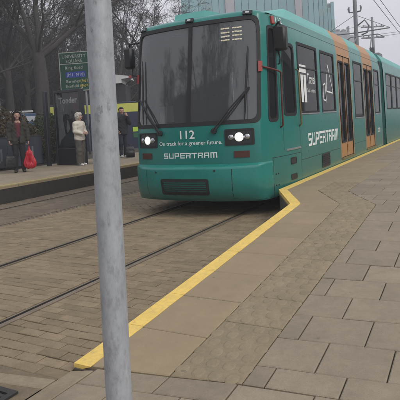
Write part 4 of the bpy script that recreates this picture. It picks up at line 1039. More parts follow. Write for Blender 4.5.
def nets(V,lo,h):
    S=V<0; n=np.array(V.shape); acc=np.zeros((*(n-1),3)); cnt=np.zeros(n-1)
    for ax_ in range(3):
        o1,o2=[i for i in range(3) if i!=ax_]
        for a in (0,1):
            for b in (0,1):
                i0=[slice(0,n[i]-1) for i in range(3)]
                i0[o1]=slice(a,n[o1]-1+a); i0[o2]=slice(b,n[o2]-1+b); i1=list(i0); i1[ax_]=slice(1,n[ax_])
                v0=V[tuple(i0)]; v1=V[tuple(i1)]; cr=(v0<0)!=(v1<0); t=np.where(cr,v0/np.where(cr,v0-v1,1),0)
                acc[...,ax_]+=np.where(cr,t,0); acc[...,o1]+=cr*a; acc[...,o2]+=cr*b; cnt+=cr
    m=cnt>0; idx=-np.ones(m.shape,int); idx[m]=np.arange(m.sum()); P=np.argwhere(m)+acc[m]/cnt[m][:,None]; P=lo+P*h
    F=[]
    for ax_ in range(3):
        o1,o2=[(1,2),(2,0),(0,1)][ax_]
        i0=[slice(1,n[i]-1) for i in range(3)]; i0[ax_]=slice(0,n[ax_]-1); i1=list(i0); i1[ax_]=slice(1,n[ax_])
        s0=S[tuple(i0)]; s1=S[tuple(i1)]; e=np.argwhere(s0!=s1)
        if not len(e): continue
        sg0=s0[tuple(e.T)]; e=e+np.array([1 if i!=ax_ else 0 for i in range(3)])
        d1=np.zeros(3,int); d1[o1]=1; d2=np.zeros(3,int); d2[o2]=1
        q=np.stack([idx[tuple((e-d1-d2).T)],idx[tuple((e-d2).T)],idx[tuple(e.T)],idx[tuple((e-d1).T)]],1)
        q[~sg0]=q[~sg0][:,::-1]; F.append(q)
    F=np.concatenate(F); return P,F[(F>=0).all(1)]
def sdf_obj(s,name,m,parent,h=0.011,wr=0.0,wf=30):
    P,F=s.mesh(h,wr,wf); me=bpy.data.meshes.new(name); me.from_pydata(P.tolist(),[],F.tolist()); me.materials.append(MAT[m]); me.polygons.foreach_set('use_smooth',[True]*len(me.polygons)); me.update()
    return link(name,me,parent)
def V3(*a): return np.array(a,float)
def hand(S,w,d,n_,curl,side):
    d=d/np.linalg.norm(d); n_=n_-d*(n_@d); n_/=np.linalg.norm(n_); sd=np.cross(d,n_)*side
    for o in (-0.022,0.0,0.022): S.cone(w+d*0.015+sd*o*0.7,w+d*0.085+sd*o,0.017,0.0145,0.010)
    for i,(o,l) in enumerate(zip((-0.031,-0.010,0.011,0.030),(0.062,0.076,0.082,0.074))):
        c1=curl*(1+0.12*i); r0=w+d*0.088+sd*o; e1=r0+(d*math.cos(c1)+n_*math.sin(c1))*l*0.5; c2=c1*1.9; e2=e1+(d*math.cos(c2)+n_*math.sin(c2))*l*0.32; c3=c1*2.6; e3=e2+(d*math.cos(c3)+n_*math.sin(c3))*l*0.26
        S.cone(r0,e1,0.0098,0.009,0.004); S.cone(e1,e2,0.009,0.0085,0.004); S.cone(e2,e3,0.0085,0.0075,0.004)
    t0=w+d*0.028+sd*0.030; t1=t0+d*0.030+sd*0.026+n_*0.010; t2=t1+d*0.030+sd*0.006+n_*0.012; S.cone(t0,t1,0.0135,0.011,0.006); S.cone(t1,t2,0.011,0.009,0.004)
def person(label,loc,rz,H,J,G,skin='skin',group=None,head=(0,0)):
    """J: wrist/elbow positions for right (-x) and left (+x) in a 1.65 m frame facing -y; G: garments."""
    root=empty('person',label,'person',loc,rz,group); k=H/1.65; root.scale=(k,k,k)
    S=SDF(); S.ell((0,0,.93),(.155,.105,.12)).cone((0,0,1.0),(0,0,1.28),.125,.145,.04,.70).cone((-.13,.0,1.36),(.13,.0,1.36),.055,.055,.05)
    yaw_,nod=head; ch,sh_=math.cos(yaw_),math.sin(yaw_)
    def hp(x,y,z): 
        y,z=y*math.cos(nod)-(z-1.5)*math.sin(nod),1.5+y*math.sin(nod)+(z-1.5)*math.cos(nod)
        return V3(x*ch-y*sh_,x*sh_+y*ch,z)
    S.cone((0,.015,1.37),hp(0,.0,1.49),.052,.046,.02)
    S.cone(hp(0,.012,1.585),hp(0,-.012,1.575),.087,.083,.03).cone(hp(0,-.02,1.52),hp(0,-.055,1.475),.062,.034,.03)
    S.cone(hp(0,-.094,1.572),hp(0,-.112,1.538),.009,.0135,.010)
    for sx in (-1,1): S.ell(hp(sx*.083,.004,1.548),(.013,.020,.028),.010); S.cone(hp(sx*.018,-.086,1.592),hp(sx*.048,-.080,1.592),.010,.009,.012); S.ell(hp(sx*.042,-.066,1.535),(.024,.022,.022),.02)
    S.cone(hp(-.018,-.089,1.500),hp(.018,-.089,1.500),.0075,.0075,.010); S.cone(hp(0,-.078,1.468),hp(0,-.080,1.470),.018,.018,.015)
    arms={}
    for sd_,sx in (('R',-1),('L',1)):
        sh=V3(sx*.175,.01,1.345); el=V3(*J['el'+sd_]); wr_=V3(*J['wr'+sd_]); arms[sd_]=(sh,el,wr_)
        S.cone(sh,el,.047,.037,.03).cone(el,wr_,.037,.025,.02); hand(S,wr_,J.get('hd'+sd_,wr_-el),V3(*J.get('pn'+sd_,(-sx*1.0,0,0))),J.get('cu'+sd_,0.5),J.get('th'+sd_,sx))
    legs=[]
    for sx in (-1,1):
        dy=J.get('step',0.02)*sx; hip=V3(sx*.085,0,.88); kn=V3(sx*.095,-.01+dy*0.5,.48); an=V3(sx*.10,.02+dy,.075); legs.append((hip,kn,an))
        S.cone(hip,kn,.078,.052,.03).cone(kn,an,.052,.034,.02).cone(an+V3(0,.02,-.035),an+V3(sx*.02,-.14,-.048),.036,.026,.02)
    bd=sdf_obj(S,'body',skin,root,0.0085)
    for sx in (-1,1):
        q=MB(); c=hp(sx*.033,-.0835,1.574); q.ell(c,(.0125,.008,.007),10,6); q.build('eye',MAT['eye'],root,True)
    q=MB(); a=hp(0,-.0955,1.4995); q.ell(a,(.022,.006,.006),10,6); q.build('lips',MAT['lip'],root,True)
    for g_ in G:
        S=SDF(); kd=g_['k']; inf=g_.get('inf',.02)
        if kd in ('jacket','top'):
            hem=g_.get('hem',.84); fl=g_.get('flare',0)
            S.cone((0,0,hem+.09),(0,0,1.04),.150+inf+fl,.140+inf,.04,.74).cone((0,0,1.04),(0,-.005,1.26),.140+inf,.155+inf,.04,.72).cone((-.125,.005,1.35),(.125,.005,1.35),.062+inf*.6,.062+inf*.6,.05)
            S.cone((0,.02,1.38),(0,.02,1.42),.066,.062,.02)
            if kd=='jacket':
                for sd_ in 'RL':
                    sh,el,wr_=arms[sd_]; S.cone(sh,el,.058+inf*.7,.050+inf*.6,.035).cone(el,wr_+(el-wr_)*.12,.050+inf*.6,.042+inf*.3,.02)
            S.cut.append(lambda X,Y,Z,h=hem: h-Z+0.006*np.sin(25*X))
            if g_.get('open'): S.cut.append(lambda X,Y,Z,o=g_['open']: -np.maximum(np.abs(X-0.01)-(o*(0.35+np.clip((Z-.8)/.6,0,1))),Y+0.02))
        elif kd=='trousers':
            S.cone((-.03,0,.95),(.03,0,.95),.135+inf*.5,.135+inf*.5,.03,.80)
            w0,w1,w2=g_.get('w',(.09,.068,.055))
            for hip,kn,an in legs: S.cone(hip,kn,w0+inf*.4,w1+inf*.3,.03).cone(kn,an+V3(0,0,.01),w1+inf*.3,w2,.03)
            S.cut.append(lambda X,Y,Z: .045-Z)
        elif kd=='shoes':
            for (hip,kn,an),sx in zip(legs,(-1,1)):
                S.cone(an+V3(0,.025,-.03),an+V3(sx*.02,-.15,-.040),.046,.036,.02).cone(an+V3(0,.005,.0),an+V3(0,.005,g_.get('top',.02)),.048,.05,.02)
            S.cut.append(lambda X,Y,Z: -Z)
        elif kd=='hair_long':
            S.cone(hp(0,.035,1.60),hp(0,.005,1.615),.098,.092,.03)
            for sx in (-1,1): S.cone(hp(sx*.080,.02,1.60),hp(sx*.096,-.030,1.45),.036,.034,.03).cone(hp(sx*.096,-.030,1.45),V3(sx*.112,-.085,1.28),.036,.026,.02)
            S.cone(hp(0,.08,1.58),V3(0,.10,1.34),.075,.07,.03)
            S.cut.append(lambda X,Y,Z: -np.maximum(np.maximum(np.abs((X*ch+Y*sh_))-.058,(Y*ch-X*sh_)+.045),Z-1.635))
        elif kd=='hair_curly':
            rr=random.Random(3)
            S.cone(hp(0,.03,1.60),hp(0,-.01,1.625),.104,.092,.03).cone(hp(0,.05,1.58),hp(0,.05,1.50),.085,.07,.03)
            for i in range(95):
                a=rr.uniform(0,6.28); zz=rr.uniform(1.49,1.70); r_=.103*math.sqrt(max(.05,1-((zz-1.60)/.115)**2)); 
                yy2=.02+math.sin(a)*r_
                if yy2<-.055 and zz<1.62: continue
                S.ell(hp(math.cos(a)*r_,yy2,zz),(.026,.026,.024),.010)
            S.cut.append(lambda X,Y,Z: -np.maximum(np.maximum(np.abs((X*ch+Y*sh_))-.062,(Y*ch-X*sh_)+.05),Z-1.63))
        elif kd=='hair_short':
            S.cone(hp(0,.025,1.60),hp(0,-.01,1.62),.094,.084,.03); S.cut.append(lambda X,Y,Z: -np.maximum((Y*ch-X*sh_)+.035,Z-1.645)); S.cut.append(lambda X,Y,Z: 1.50-Z)
        elif kd=='hood': S.cone((0,.06,1.40),(0,.07,1.46),.085,.07,.03); S.cone((-.06,.02,1.42),(.06,.02,1.42),.055,.055,.03)
        sdf_obj(S,g_['n'],g_['m'],root,g_.get('h',.0115),g_.get('wr',0.003),g_.get('wf',30))
    return root
D2=lambda a: math.radians(a)
P1=(-11.38,10.22,0.38)
person('woman with long brown hair in an olive coat holding a red carrier bag',P1,D2(50),1.68,
  dict(elR=(-.235,.03,1.10),wrR=(-.235,-.06,.885),elL=(.245,.03,1.09),wrL=(.262,-.035,.86),pnR=(1,0,0),pnL=(-1,0,0),cuR=.75,cuL=.8,hdR=V3(0,-.1,-1),hdL=V3(0,-.05,-1),thR=1,thL=-1,step=.03),
  [dict(k='top',n='top',m='maroon',inf=-.002,hem=.90),dict(k='jacket',n='coat',m='olivecoat',inf=.028,hem=.79,flare=.02,open=.055,wr=.007,wf=32,h=.010),dict(k='trousers',n='trousers',m='blacktr',inf=.012,w=(.090,.068,.056),wr=.005),dict(k='shoes',n='boots',m='boot',top=.12),dict(k='hair_long',n='hair',m='hair_brown',wr=.003,wf=55)],head=(D2(6),0))
# carrier bag: gathered neck hanging from the hand, wide rounded base
def place(P,rz,x,y,z,k=1.0):
    c_,s_=math.cos(rz),math.sin(rz); return (P[0]+(x*c_-y*s_)*k,P[1]+(x*s_+y*c_)*k,P[2]+z*k)
S=SDF(); S.cone((0,0,.66),(0,0,.72),.018,.020,.02).cone((0,0,.52),(0,0,.66),.085,.022,.03,.7).cone((-.10,0,.21),(-.02,0,.52),.105,.070,.05,.75).cone((.11,0,.19),(.02,0,.50),.100,.070,.05,.75).cone((-.06,0,.14),(.08,0,.13),.10,.095,.04,.8); S.cone((0,0,.72),(0,-.012,.80),.012,.008,.01)
S.pleat=.009; bg1=sdf_obj(S,'carrier_bag','redbag',None,.009,.004,22); bg1.scale=(.86,.86,.90); bg1.location=place(P1,D2(50),.262,-.05,.05,1.018); bg1.rotation_euler=(0,0,D2(40)); tag(bg1,'bulging red plastic carrier bag hanging from the hand of the woman in olive','bag')
S=SDF(); S.cone((-.12,0,.16),(.12,0,.16),.055,.055,.06).cone((-.11,0,.25),(.11,0,.25),.058,.058,.06).cone((-.10,0,.34),(.10,0,.34),.052,.052,.06).cone((-.09,0,.41),(.09,0,.41),.04,.04,.06); S.cone((-.08,0,.43),(-.05,0,.72),.010,.009,.01).cone((-.05,0,.72),(.05,0,.74),.009,.009,.01).cone((.05,0,.74),(.08,0,.43),.009,.010,.01)
bg2=sdf_obj(S,'handbag','bag',None,.010,.003,30); bg2.location=place(P1,D2(50),-.235,-.08,.03,1.018); bg2.rotation_euler=(0,0,D2(70)); tag(bg2,'black handbag carried low by the woman in the olive coat','handbag')
person('older woman with curly white hair, cream jacket and wide grey trousers',(-10.74,12.02,0.38),D2(92),1.56,
  dict(elR=(-.225,-.02,1.10),wrR=(-.10,-.22,1.03),elL=(.225,-.02,1.10),wrL=(.10,-.22,1.02),pnR=(1,0,.2),pnL=(-1,0,.2),cuR=.6,cuL=.7,hdR=V3(.55,-.6,.05),hdL=V3(-.5,-.6,0),thR=1,thL=1,step=.04),
  [dict(k='jacket',n='jacket',m='cream',inf=.036,hem=.81,flare=.02,wr=.0042,wf=30,h=.010),dict(k='trousers',n='trousers',m='taupe',inf=.022,w=(.100,.098,.100),wr=.007,wf=16),dict(k='shoes',n='shoes',m='whiteshoe',top=.02),dict(k='hair_curly',n='hair',m='hair_white',wr=.003,wf=90)],'skin2',head=(D2(-4),D2(12)))
person('person in a navy coat mostly hidden behind the grey pole',(-10.38,12.52,0.38),D2(40),1.70,
  dict(elR=(-.24,.04,1.10),wrR=(-.20,-.10,.90),elL=(.24,.04,1.10),wrL=(.22,-.08,.88),hdR=V3(.2,-.3,-1),hdL=V3(-.1,-.3,-1),thR=1,thL=-1),
  [dict(k='jacket',n='coat',m='navycoat',inf=.022,hem=.66,flare=.02),dict(k='trousers',n='trousers',m='blacktr',inf=.01),dict(k='shoes',n='shoes',m='boot',top=.03),dict(k='hair_short',n='hair',m='hair_brown')])
person('man in dark coat and jeans with white shoes raising one hand to his face',(-11.25,14.84,0.38),D2(62),1.76,
  dict(elR=(-.25,.02,1.11),wrR=(-.22,-.12,.92),elL=(.22,-.14,1.15),wrL=(.10,-.22,1.38),pnR=(1,0,0),pnL=(-.5,.8,0),cuR=.5,cuL=.7,hdR=V3(0,-.4,-1),hdL=V3(-.25,0.02,.9),thR=1,thL=1,step=.06),
  [dict(k='jacket',n='coat',m='darkcoat',inf=.032,hem=.76,flare=.015,wr=.007,wf=30),dict(k='trousers',n='trousers',m='jeans',inf=.012),dict(k='shoes',n='shoes',m='whiteshoe',top=.03),dict(k='hair_short',n='hair',m='hair_black')],head=(D2(-10),D2(6)))
S=SDF(); S.cone((-.12,0,.14),(.12,0,.14),.13,.13,.05,.75).cone((-.08,0,.30),(.08,0,.30),.10,.10,.06,.7).ell((0,-.11,.16),(.13,.05,.10),.03); S.cone((-.04,.02,.40),(0,.03,.46),.012,.012,.01).cone((0,.03,.46),(.05,.02,.40),.012,.012,.01)
S.cut.append(lambda X,Y,Z: np.abs(X)-.15); S.cut.append(lambda X,Y,Z: .015-Z); bg3=sdf_obj(S,'rucksack','bag',None,.012,.003,30); bg3.location=(-10.80,14.62,0.382); bg3.rotation_euler=(0,0,D2(40)); tag(bg3,'dark rucksack standing on the far platform beside the man in jeans','rucksack')

# ================================================================== VEHICLES AND STALL BEYOND THE FAR PLATFORM
def vehicle(name,label,cat,loc,rz,L_,Wd,Ht,paint,band=None,bandz=(0,0),windows=()):
    r=empty(name,label,cat,loc,rz)
    pf=[(-L_/2,0.32),(-L_/2+.03,0.28),(L_/2-.03,.28),(L_/2,.36),(L_/2,0.95),(L_/2-.05,Ht-.22),(L_/2-.14,Ht-.08),(L_/2-.30,Ht),(-L_/2+.30,Ht),(-L_/2+.14,Ht-.08),(-L_/2+.05,Ht-.22),(-L_/2,.95)]
    q=MB(); q.prism(pf,'y',-Wd/2,Wd/2); o=q.build('body',MAT[paint],r); 
    bv=o.modifiers.new('b','BEVEL'); bv.width=.05; bv.segments=2
    if band:
        q=MB(); q.bbox(-L_/2+.06,L_/2-.06,-Wd/2-.012,Wd/2+.012,bandz[0],bandz[1],.01); q.build('colour_band',MAT[band],r)
    for a,b,c_,d_ in windows: q=MB(); q.bbox(a,b,-Wd/2-.016,-Wd/2+.01,c_,d_,.008); q.build('window',MAT['bld_glass'],r)
    for x in (-L_/2+.9,L_/2-1.0):
        for sy in (-1,1): q=MB(); q.tube([(x,sy*(Wd/2-.20),.33),(x,sy*(Wd/2+.01),.33)],.33,20); w_=q.build('wheel',MAT['tyre'],r); q=MB(); q.tube([(x,sy*(Wd/2+.008),.33),(x,sy*(Wd/2+.022),.33)],.18,14); q.build('rim',MAT['steel'],w_)
    return r
ang=math.atan2(21.9-20.2,-15.85+17.9)
mid=(-17.55,20.55,0.30)
bus=vehicle('minibus','navy minibus with a broad yellow green band along its top, parked behind the platform','minibus',(-18.36,21.80,0.0),ang,4.9,1.95,2.80,'navy','vyellow',(2.24,2.70),[(-2.0,-.9,1.25,1.95),(-.7,.5,1.25,1.95),(.7,1.7,1.25,1.95)])
for m_,c_,d_ in (('hivis',1.18,1.42),('greenbox',0.86,1.12)):
    q=MB(); q.bbox(1.98,2.36,-1.0,-0.97,c_,d_,.006); q.build('marker_panel',MAT[m_],bus)
q=MB(); q.bbox(-1.55,-1.25,-.992,-.97,1.98,2.20,.005); q.build('sticker',MAT['red_sign'],bus)
vehicle('van','blue van with a white roof parked behind the black post','van',(-20.6,20.2,0.0),math.radians(48),4.6,1.9,2.45,'vanblue','vanwhite',(2.02,2.30),[(-1.9,-.6,1.3,1.95),(.2,1.5,1.3,1.95)])
ks_=empty('kiosk','dark kiosk with a sloping white fascia board near the tram front','kiosk',(-20.15,25.15,0.0),math.atan2(R0.y,R0.x))
q=MB(); q.bbox(-1.5,1.25,0.0,2.2,0,4.05,.03); q.build('wall',MAT['kiosk_wall'],ks_)
q=MB(); q.prism([(-1.6,4.02),(1.05,4.14),(1.05,4.38),(1.5,4.42),(1.5,4.54),(1.0,4.62),(-1.6,5.02)],'y',-0.30,2.3); q.build('roof',MAT['canopy'],ks_)
vs,fs=text_geo('Trailfinder',1.0,.01); q=MB(); q.add([(x*.30+.05,-.304,4.36+z*.30) for x,z in vs],fs); q.build('fascia_lettering',MAT['print_grey'],ks_,fix=False)
q=MB(); q.bbox(1.50,1.66,-.30,.0,4.38,4.56,.02); q.build('lamp',MAT['lampred'],ks_)
nb=empty('notice_board','white framed notice board with two panels at the left edge','notice board',(-19.35,16.0,0.30),math.atan2(R0.y,R0.x))
for a,b in ((1.55,1.95),(2.15,2.60)):
    q=MB(); q.bbox(-.55,.38,-.03,.03,a+.3,b+.3,.01); p=q.build('panel',MAT['canopy'],nb)
    for x in (-.40,-.02): q=MB(); q.box(x-.02 if False else x,x+.28,-.034,-.0305,a+.36,b+.24); q.build('pane',MAT['bld_glass'] if b>2.2 else MAT['bld_pale'],p)
for x in (-.5,.33): q=MB(); q.tube([(x,.05,-.1),(x,.05,2.9)],.035,8); q.build('post',MAT['steel'],nb,True)
rb=empty('barrier_rail','thin white horizontal rail on a post above the bushes','barrier rail',(-17.6,16.1,0.30),math.atan2(R0.y,R0.x))
q=MB(); q.bbox(-.52,.50,-.03,.03,2.05,2.13,.008); q.build('rail',MAT['canopy'],rb); q=MB(); q.tube([(.08,0,-.1),(.08,0,2.05)],.04,8); q.build('post',MAT['steel'],rb,True)

# ================================================================== TREES AND SHRUBS
def tube_fast(mb,pts,rad,n):
    mb.tube(pts,rad,n,cap=False)
def grow(mbs,p,d,L_,r,lev,rg,maxlev,up_=0.10,nch=(5,7)):
    k=max(3,int(5-lev*0.5)); pts=[Vector(p)]; dd=Vector(d).normalized(); rads=[r]
    for i in range(k):
        dd=(dd+Vector((rg.gauss(0,.13+.04*lev),rg.gauss(0,.13+.04*lev),rg.gauss(0,.10)+up_*(.5 if lev<2 else .25)))).normalized(); pts.append(pts[-1]+dd*(L_/k)); rads.append(max(.006,r*(1-.72*(i+1)/k)))
    tube_fast(mbs[0 if lev<1 else 1],pts,rads,(8,6,4,3,3,3)[min(lev,5)])
    if lev>=maxlev: return
    n_=rg.randint(*nch)+(1 if lev>1 else 0)
    for c in range(n_):
        t=rg.uniform(.28 if lev else .40,1.0); x=t*k; i=min(k-1,int(x)); f=x-i; q=pts[i].lerp(pts[i+1],f); base=(pts[i+1]-pts[i]).normalized()
        a=rg.uniform(0,6.283); ax=base.orthogonal().normalized(); ax.rotate(Matrix.Rotation(a,3,base)); an=rg.uniform(.45,1.0)
        nd=(base*math.cos(an)+ax*math.sin(an)).normalized(); rr=max(.006,(rads[i]*(1-f)+rads[i+1]*f)*rg.uniform(.45,.68))
        grow(mbs,q,nd,L_*rg.uniform(.46,.70)*(1.05-.35*t),rr,lev+1,rg,maxlev,up_,nch)
def tree_obj(label,seed,loc,H,r,limbs=None,maxlev=4,group='bare winter trees behind the far platform',nch=(5,6),trunk_h=None):
    rg=random.Random(seed); mbs=(MB(),MB())
    root=empty('tree',label,'tree',loc,0,group)
    th=trunk_h or H*.42
    pts=[(0,0,-.1),(rg.uniform(-.05,.05),0,th*.35),(rg.uniform(-.1,.1),rg.uniform(-.1,.1),th*.7),(rg.uniform(-.12,.12),rg.uniform(-.1,.1),th)]
    mbs[0].tube(pts,[r*1.25,r*.98,r*.88,r*.80],14,cap=False)
    top=Vector(pts[-1])
    for (dx,dl,dz,L_,rr) in (limbs or []):
        grow(mbs,top-Vector((0,0,rg.uniform(0,.35))),R0*dx+fwd_l*dl+Vector((0,0,dz)),L_,rr,0,rg,maxlev,.06,nch)
    if not limbs:
        for c in range(rg.randint(4,6)):
            a=rg.uniform(0,6.28); e_=rg.uniform(.35,.85); grow(mbs,top-Vector((0,0,rg.uniform(0,th*.3))),(math.cos(a)*e_,math.sin(a)*e_,1),H*rg.uniform(.36,.52),r*rg.uniform(.30,.48),0,rg,maxlev,.06,nch)
        for c in range(3):
            a=rg.uniform(0,6.28); z=rg.uniform(.45,.8)*th; grow(mbs,Vector((0,0,z)),(math.cos(a),math.sin(a),.55),H*.26,r*.28,1,rg,maxlev,.06,nch)
    mbs[0].build('trunk',MAT['bark'],root,True,fix=False); mbs[1].build('crown',MAT['twig'],root,False,fix=False)
    return root
main_tree=tree_obj('thick trunked bare tree forking in a V left of the green sign',11,(-15.7,15.45,0.30),11,0.30,
   limbs=[(0.95,0.1,1.0,4.6,.125),(0.10,0.2,1.0,5.2,.14),(-0.28,-0.1,1.0,5.0,.12),(-0.75,0.3,.85,4.2,.09),(0.55,.5,.55,3.6,.07),(0.2,-.6,.8,3.6,.07)],trunk_h=4.35,nch=(4,6))
protos=[tree_obj('tall bare tree with many upright limbs at the left edge',21,(-20.4,16.3,0.30),12,.24),
        tree_obj('slender bare tree just right of the grey pole, above the tram mirror',33,(-20.0,26.5,0.30),11.5,.19),
        tree_obj('bare tree rising behind the windscreen corner of the tram',47,(-20.5,31.0,0.30),13,.22)]
def dup(root,loc,rz,sc_,label):
    r=root.copy(); COL.objects.link(r); r.location=loc; r.rotation_euler=(0,0,rz); r.scale=(sc_,)*3; r['label']=label
    for ch in root.children: c=ch.copy(); COL.objects.link(c); c.parent=r
    return r
spots=[(-24.0,15.0),(-30,19.5),(-27.5,17.0),(-36,24),(-20.8,19.2),(-24.5,18.5),(-28,22),(-31,25.5),(-26,24.0),(-36,31),(-41,36),(-34,41),(-29,47),(-33,23.5),(-39,33)]
rg=random.Random(5)
for i,(x,y) in enumerate(spots):
    d=math.hypot(x,y)
    dup(protos[i%3],(x+rg.uniform(-.6,.6),y+rg.uniform(-.6,.6),.3),rg.uniform(0,6.28),rg.uniform(.8,1.15),'bare grey brown winter tree among others behind the far platform')
for o in [o for o in bpy.data.objects if o.get('category')=='tree']: pass
# far-off wood that closes the view behind the separate trees
rg=random.Random(9); mb=MB()
for i in range(6800):
    u=rg.uniform(-1.45,-.52); D_=rg.uniform(42,66); y=D_/math.hypot(1,u); x=u*y; h_=rg.uniform(4.5,9.5)+max(0,min(1,(-.82-u)/.2))*rg.uniform(0,7); r_=rg.uniform(.012,.06)
    l=Vector((rg.gauss(0,.22),rg.gauss(0,.22),1)); p=Vector((x,y,.2)); p1=p+l*h_*.5; p2=p1+(l+Vector((rg.gauss(0,.35),rg.gauss(0,.35),0)))*h_*.5
    mb.tube([p,p1,p2],[r_,r_*.7,r_*.25],3,cap=False)
    for j in range(3):
        a=p.lerp(p2,rg.uniform(.3,.95)); b=a+Vector((rg.gauss(0,.9),rg.gauss(0,.9),rg.uniform(.2,1.4))); mb.tube([a,b],[r_*.4,r_*.12],3,cap=False)
w_=kind(mb.build('far_wood',MAT['twig'],fix=False),'stuff'); w_['label']='dense bare wood behind the trees'; w_['category']='wood'
def leaves(mb,c,r,n,rg,s0=.028,s1=.062,squash=1.0):
    for i in range(n):
        v=Vector((rg.gauss(0,1),rg.gauss(0,1),rg.gauss(0,1))).normalized()*(rg.random()**.33); 
        lump=1+.18*math.sin(5*v.x+3*v.z+c[0])+.12*math.sin(9*v.y-4*v.z+c[1])
        p=Vector((c[0]+v.x*r[0]*lump,c[1]+v.y*r[1]*lump,max(.02,c[2]+v.z*r[2]*lump)))
        a=Vector((rg.gauss(0,1),rg.gauss(0,1),rg.gauss(0,1))).normalized(); b=a.orthogonal().normalized(); s=rg.uniform(s0,s1)
        o=len(mb.v); mb.v+=[tuple(p-a*s),tuple(p+b*s*.42),tuple(p+a*s),tuple(p-b*s*.42)]; mb.f.append((o,o+1,o+2,o+3)); mb.m.append(0)
def shrub(label,loc,r,h_,n,mt,seed):
    rg=random.Random(seed); root=empty('shrub',label,'shrub',loc,0,'shrubs behind the dark blue fence'); mb=MB()
    leaves(mb,(0,0,h_*.55),(r,r,h_*.5),n,rg); mb.build('foliage',MAT[mt],root,fix=False)
    mb=MB()
    for k in range(7):
        a=rg.uniform(0,6.28); mb.tube([(0,0,-.05),(math.cos(a)*r*.4,math.sin(a)*r*.4,h_*.4),(math.cos(a)*r*.75,math.sin(a)*r*.75,h_*.85)],[.03,.02,.008],4,cap=False)
    mb.build('stem',MAT['bark'],root,fix=False)
for i,(x,y,r,h_,mt,lb) in enumerate([(-13.9,8.6,.9,1.75,'leaf','dark evergreen shrub behind the fence at the left edge'),(-14.0,10.4,1.0,2.0,'leaf','round dark green shrub behind the woman in the olive coat'),(-13.8,12.0,.95,1.8,'leafbrown','brown leaved shrub just left of the black post'),
      (-15.6,12.2,1.2,2.3,'leafbrown','tall brown shrub rising behind the front row of shrubs'),(-15.8,10.0,1.2,2.2,'leaf','bushy evergreen in the second row behind the fence'),(-14.0,14.2,1.0,1.7,'leaf','low evergreen shrub hidden partly by the poster display')]):
    shrub(lb,(x,y,.3),r,h_,10500,mt,i+60)
rg=random.Random(77); mb=MB()
for k in range(26):
    t=k/25; x=-24-14*t*0+rg.uniform(-.5,.5)-6*math.sin(t*3.1); y=9+t*34; leaves(mb,(x,y,1.3),(1.5,1.5,1.5),1500,rg,.09,.2)
hg=tag(mb.build('hedge',MAT['leaf'],fix=False),'long dark evergreen hedge running under the bare trees','hedge'); hg.location.z=.3

# ================================================================== BUILDINGS
bl=empty('office_building','tall pale green copper clad building fading into the mist behind the tram','building',(-40,101.5,0))
fd=Vector((-25.4+54.85,107-95.35,0)).normalized(); nd=Vector((fd.y,-fd.x,0)); Lf=(Vector((-25.4,107,0))-Vector((-54.85,95.35,0))).length
a0=Vector((-54.85,95.35,0))-Vector((-40,101.5,0))
bl.rotation_euler=(0,0,0)
def pb(mb,u0,u1,w0,w1,z0,z1):      # box in facade coordinates: along, outward, height
    vs=[]
    for z in (z0,z1):
        for u,w in ((u0,w0),(u1,w0),(u1,w1),(u0,w1)): p=a0+fd*u+nd*w; vs.append((p.x,p.y,z))
    mb.add(vs,[(0,3,2,1),(4,5,6,7),(0,1,5,4),(1,2,6,5),(2,3,7,6),(3,0,4,7)])
mb=MB(); pb(mb,0,Lf*.945,-16,-.35,0,31.7); pb(mb,Lf*.945,Lf-.05,-16,-.35,0,24.2); mb.build('wall',MAT['bld_core'],bl)
px2u=lambda px: (px-181)/(334-181)*Lf
cuts=[181,190,199,206,213,220,226.5,236,243,250,258,266,273,280,288,296,303,309,314,319,323,327.5,330.5,334]
for u0,u1 in zip(cuts[:-1],cuts[1:]):
    gre=(u0,u1) in ((226.5,236),(296,303)); top=32.0 if u1<=327.5 else (23.2 if u1==330.5 else 24.4)
    for z0,z1 in ((0.2,8.9),(9.0,16.9),(17.0,top)):
        mb=MB(); pb(mb,px2u(u0)+.05,px2u(u1)-.05,-.35,0.0+(.25 if gre else random.uniform(-.06,.06)),z0,z1); mb.build('cladding_panel',MAT['bld_grey' if gre else 'bld_teal_hazed'],bl)
pg=empty('pale_building','low pale grey block with small rooftop plant far behind the tram roof','building',(-30.6,136.6,0),math.atan2(R0.y,R0.x))
mb=MB(); mb.box(-2.6,1.6,0,9,0,22.6); mb.box(1.6,3.0,0.5,9,0,21.8); mb.build('wall',MAT['bld_pale'],pg)
for a,b,h_ in ((-1.8,-0.4,.9),(0.2,1.2,.7),(1.9,2.1,1.6)): mb=MB(); mb.box(a,b,1,3,22.601 if a<1.6 else 21.801,22.6+h_); mb.build('rooftop_plant',MAT['steel'],pg)
for z in (19.0,16.0,13.0):
    for x in (-2.0,-.6,.8): mb=MB(); mb.box(x,x+.8,-.05,.0-.001,z,z+1.6); mb.build('window',MAT['bld_glass'],pg)

# unseen buildings and trees, added to be mirrored in the tram's glass and paint
def terrace(label,loc,rz,w,h_,mt):
    r=empty('reflection_building',label,'building',loc,rz)
    q=MB(); q.box(0,w,0,9,-.1,h_); q.build('wall',MAT[mt],r); q=MB(); q.prism([(-.3,h_+.002),(9.3,h_+.002),(4.5,h_+2.4)],'x',-.2,w+.2); q.build('roof',MAT['slate'],r)
    fw=MB(); fw.box(0,1.1,-.03,.0-.002,0,1.6); me_=fw.mesh('window',MAT['bld_glass']); fixn(me_)
    fs_=MB(); fs_.box(-.1,1.2,-.10,-.035,-.12,-.001); ms_=fs_.mesh('sill',MAT['concrete']); fixn(ms_)
    for k in range(int(w/2.4)):
        for f_ in range(int(h_/3)): o=link('window',me_,r,(.7+k*2.4,0,1.0+f_*3.0)); link('sill',ms_,o)
terrace('unseen dark grey rendered terrace added beside the stop to darken side reflections',(26.0,4.0,0.0),math.radians(90),70,7.0,'render_dark')
terrace('unseen brick block added behind the camera for reflections in the windscreen',(-8.0,-30.0,0.0),math.radians(180),34,17.0,'brick')
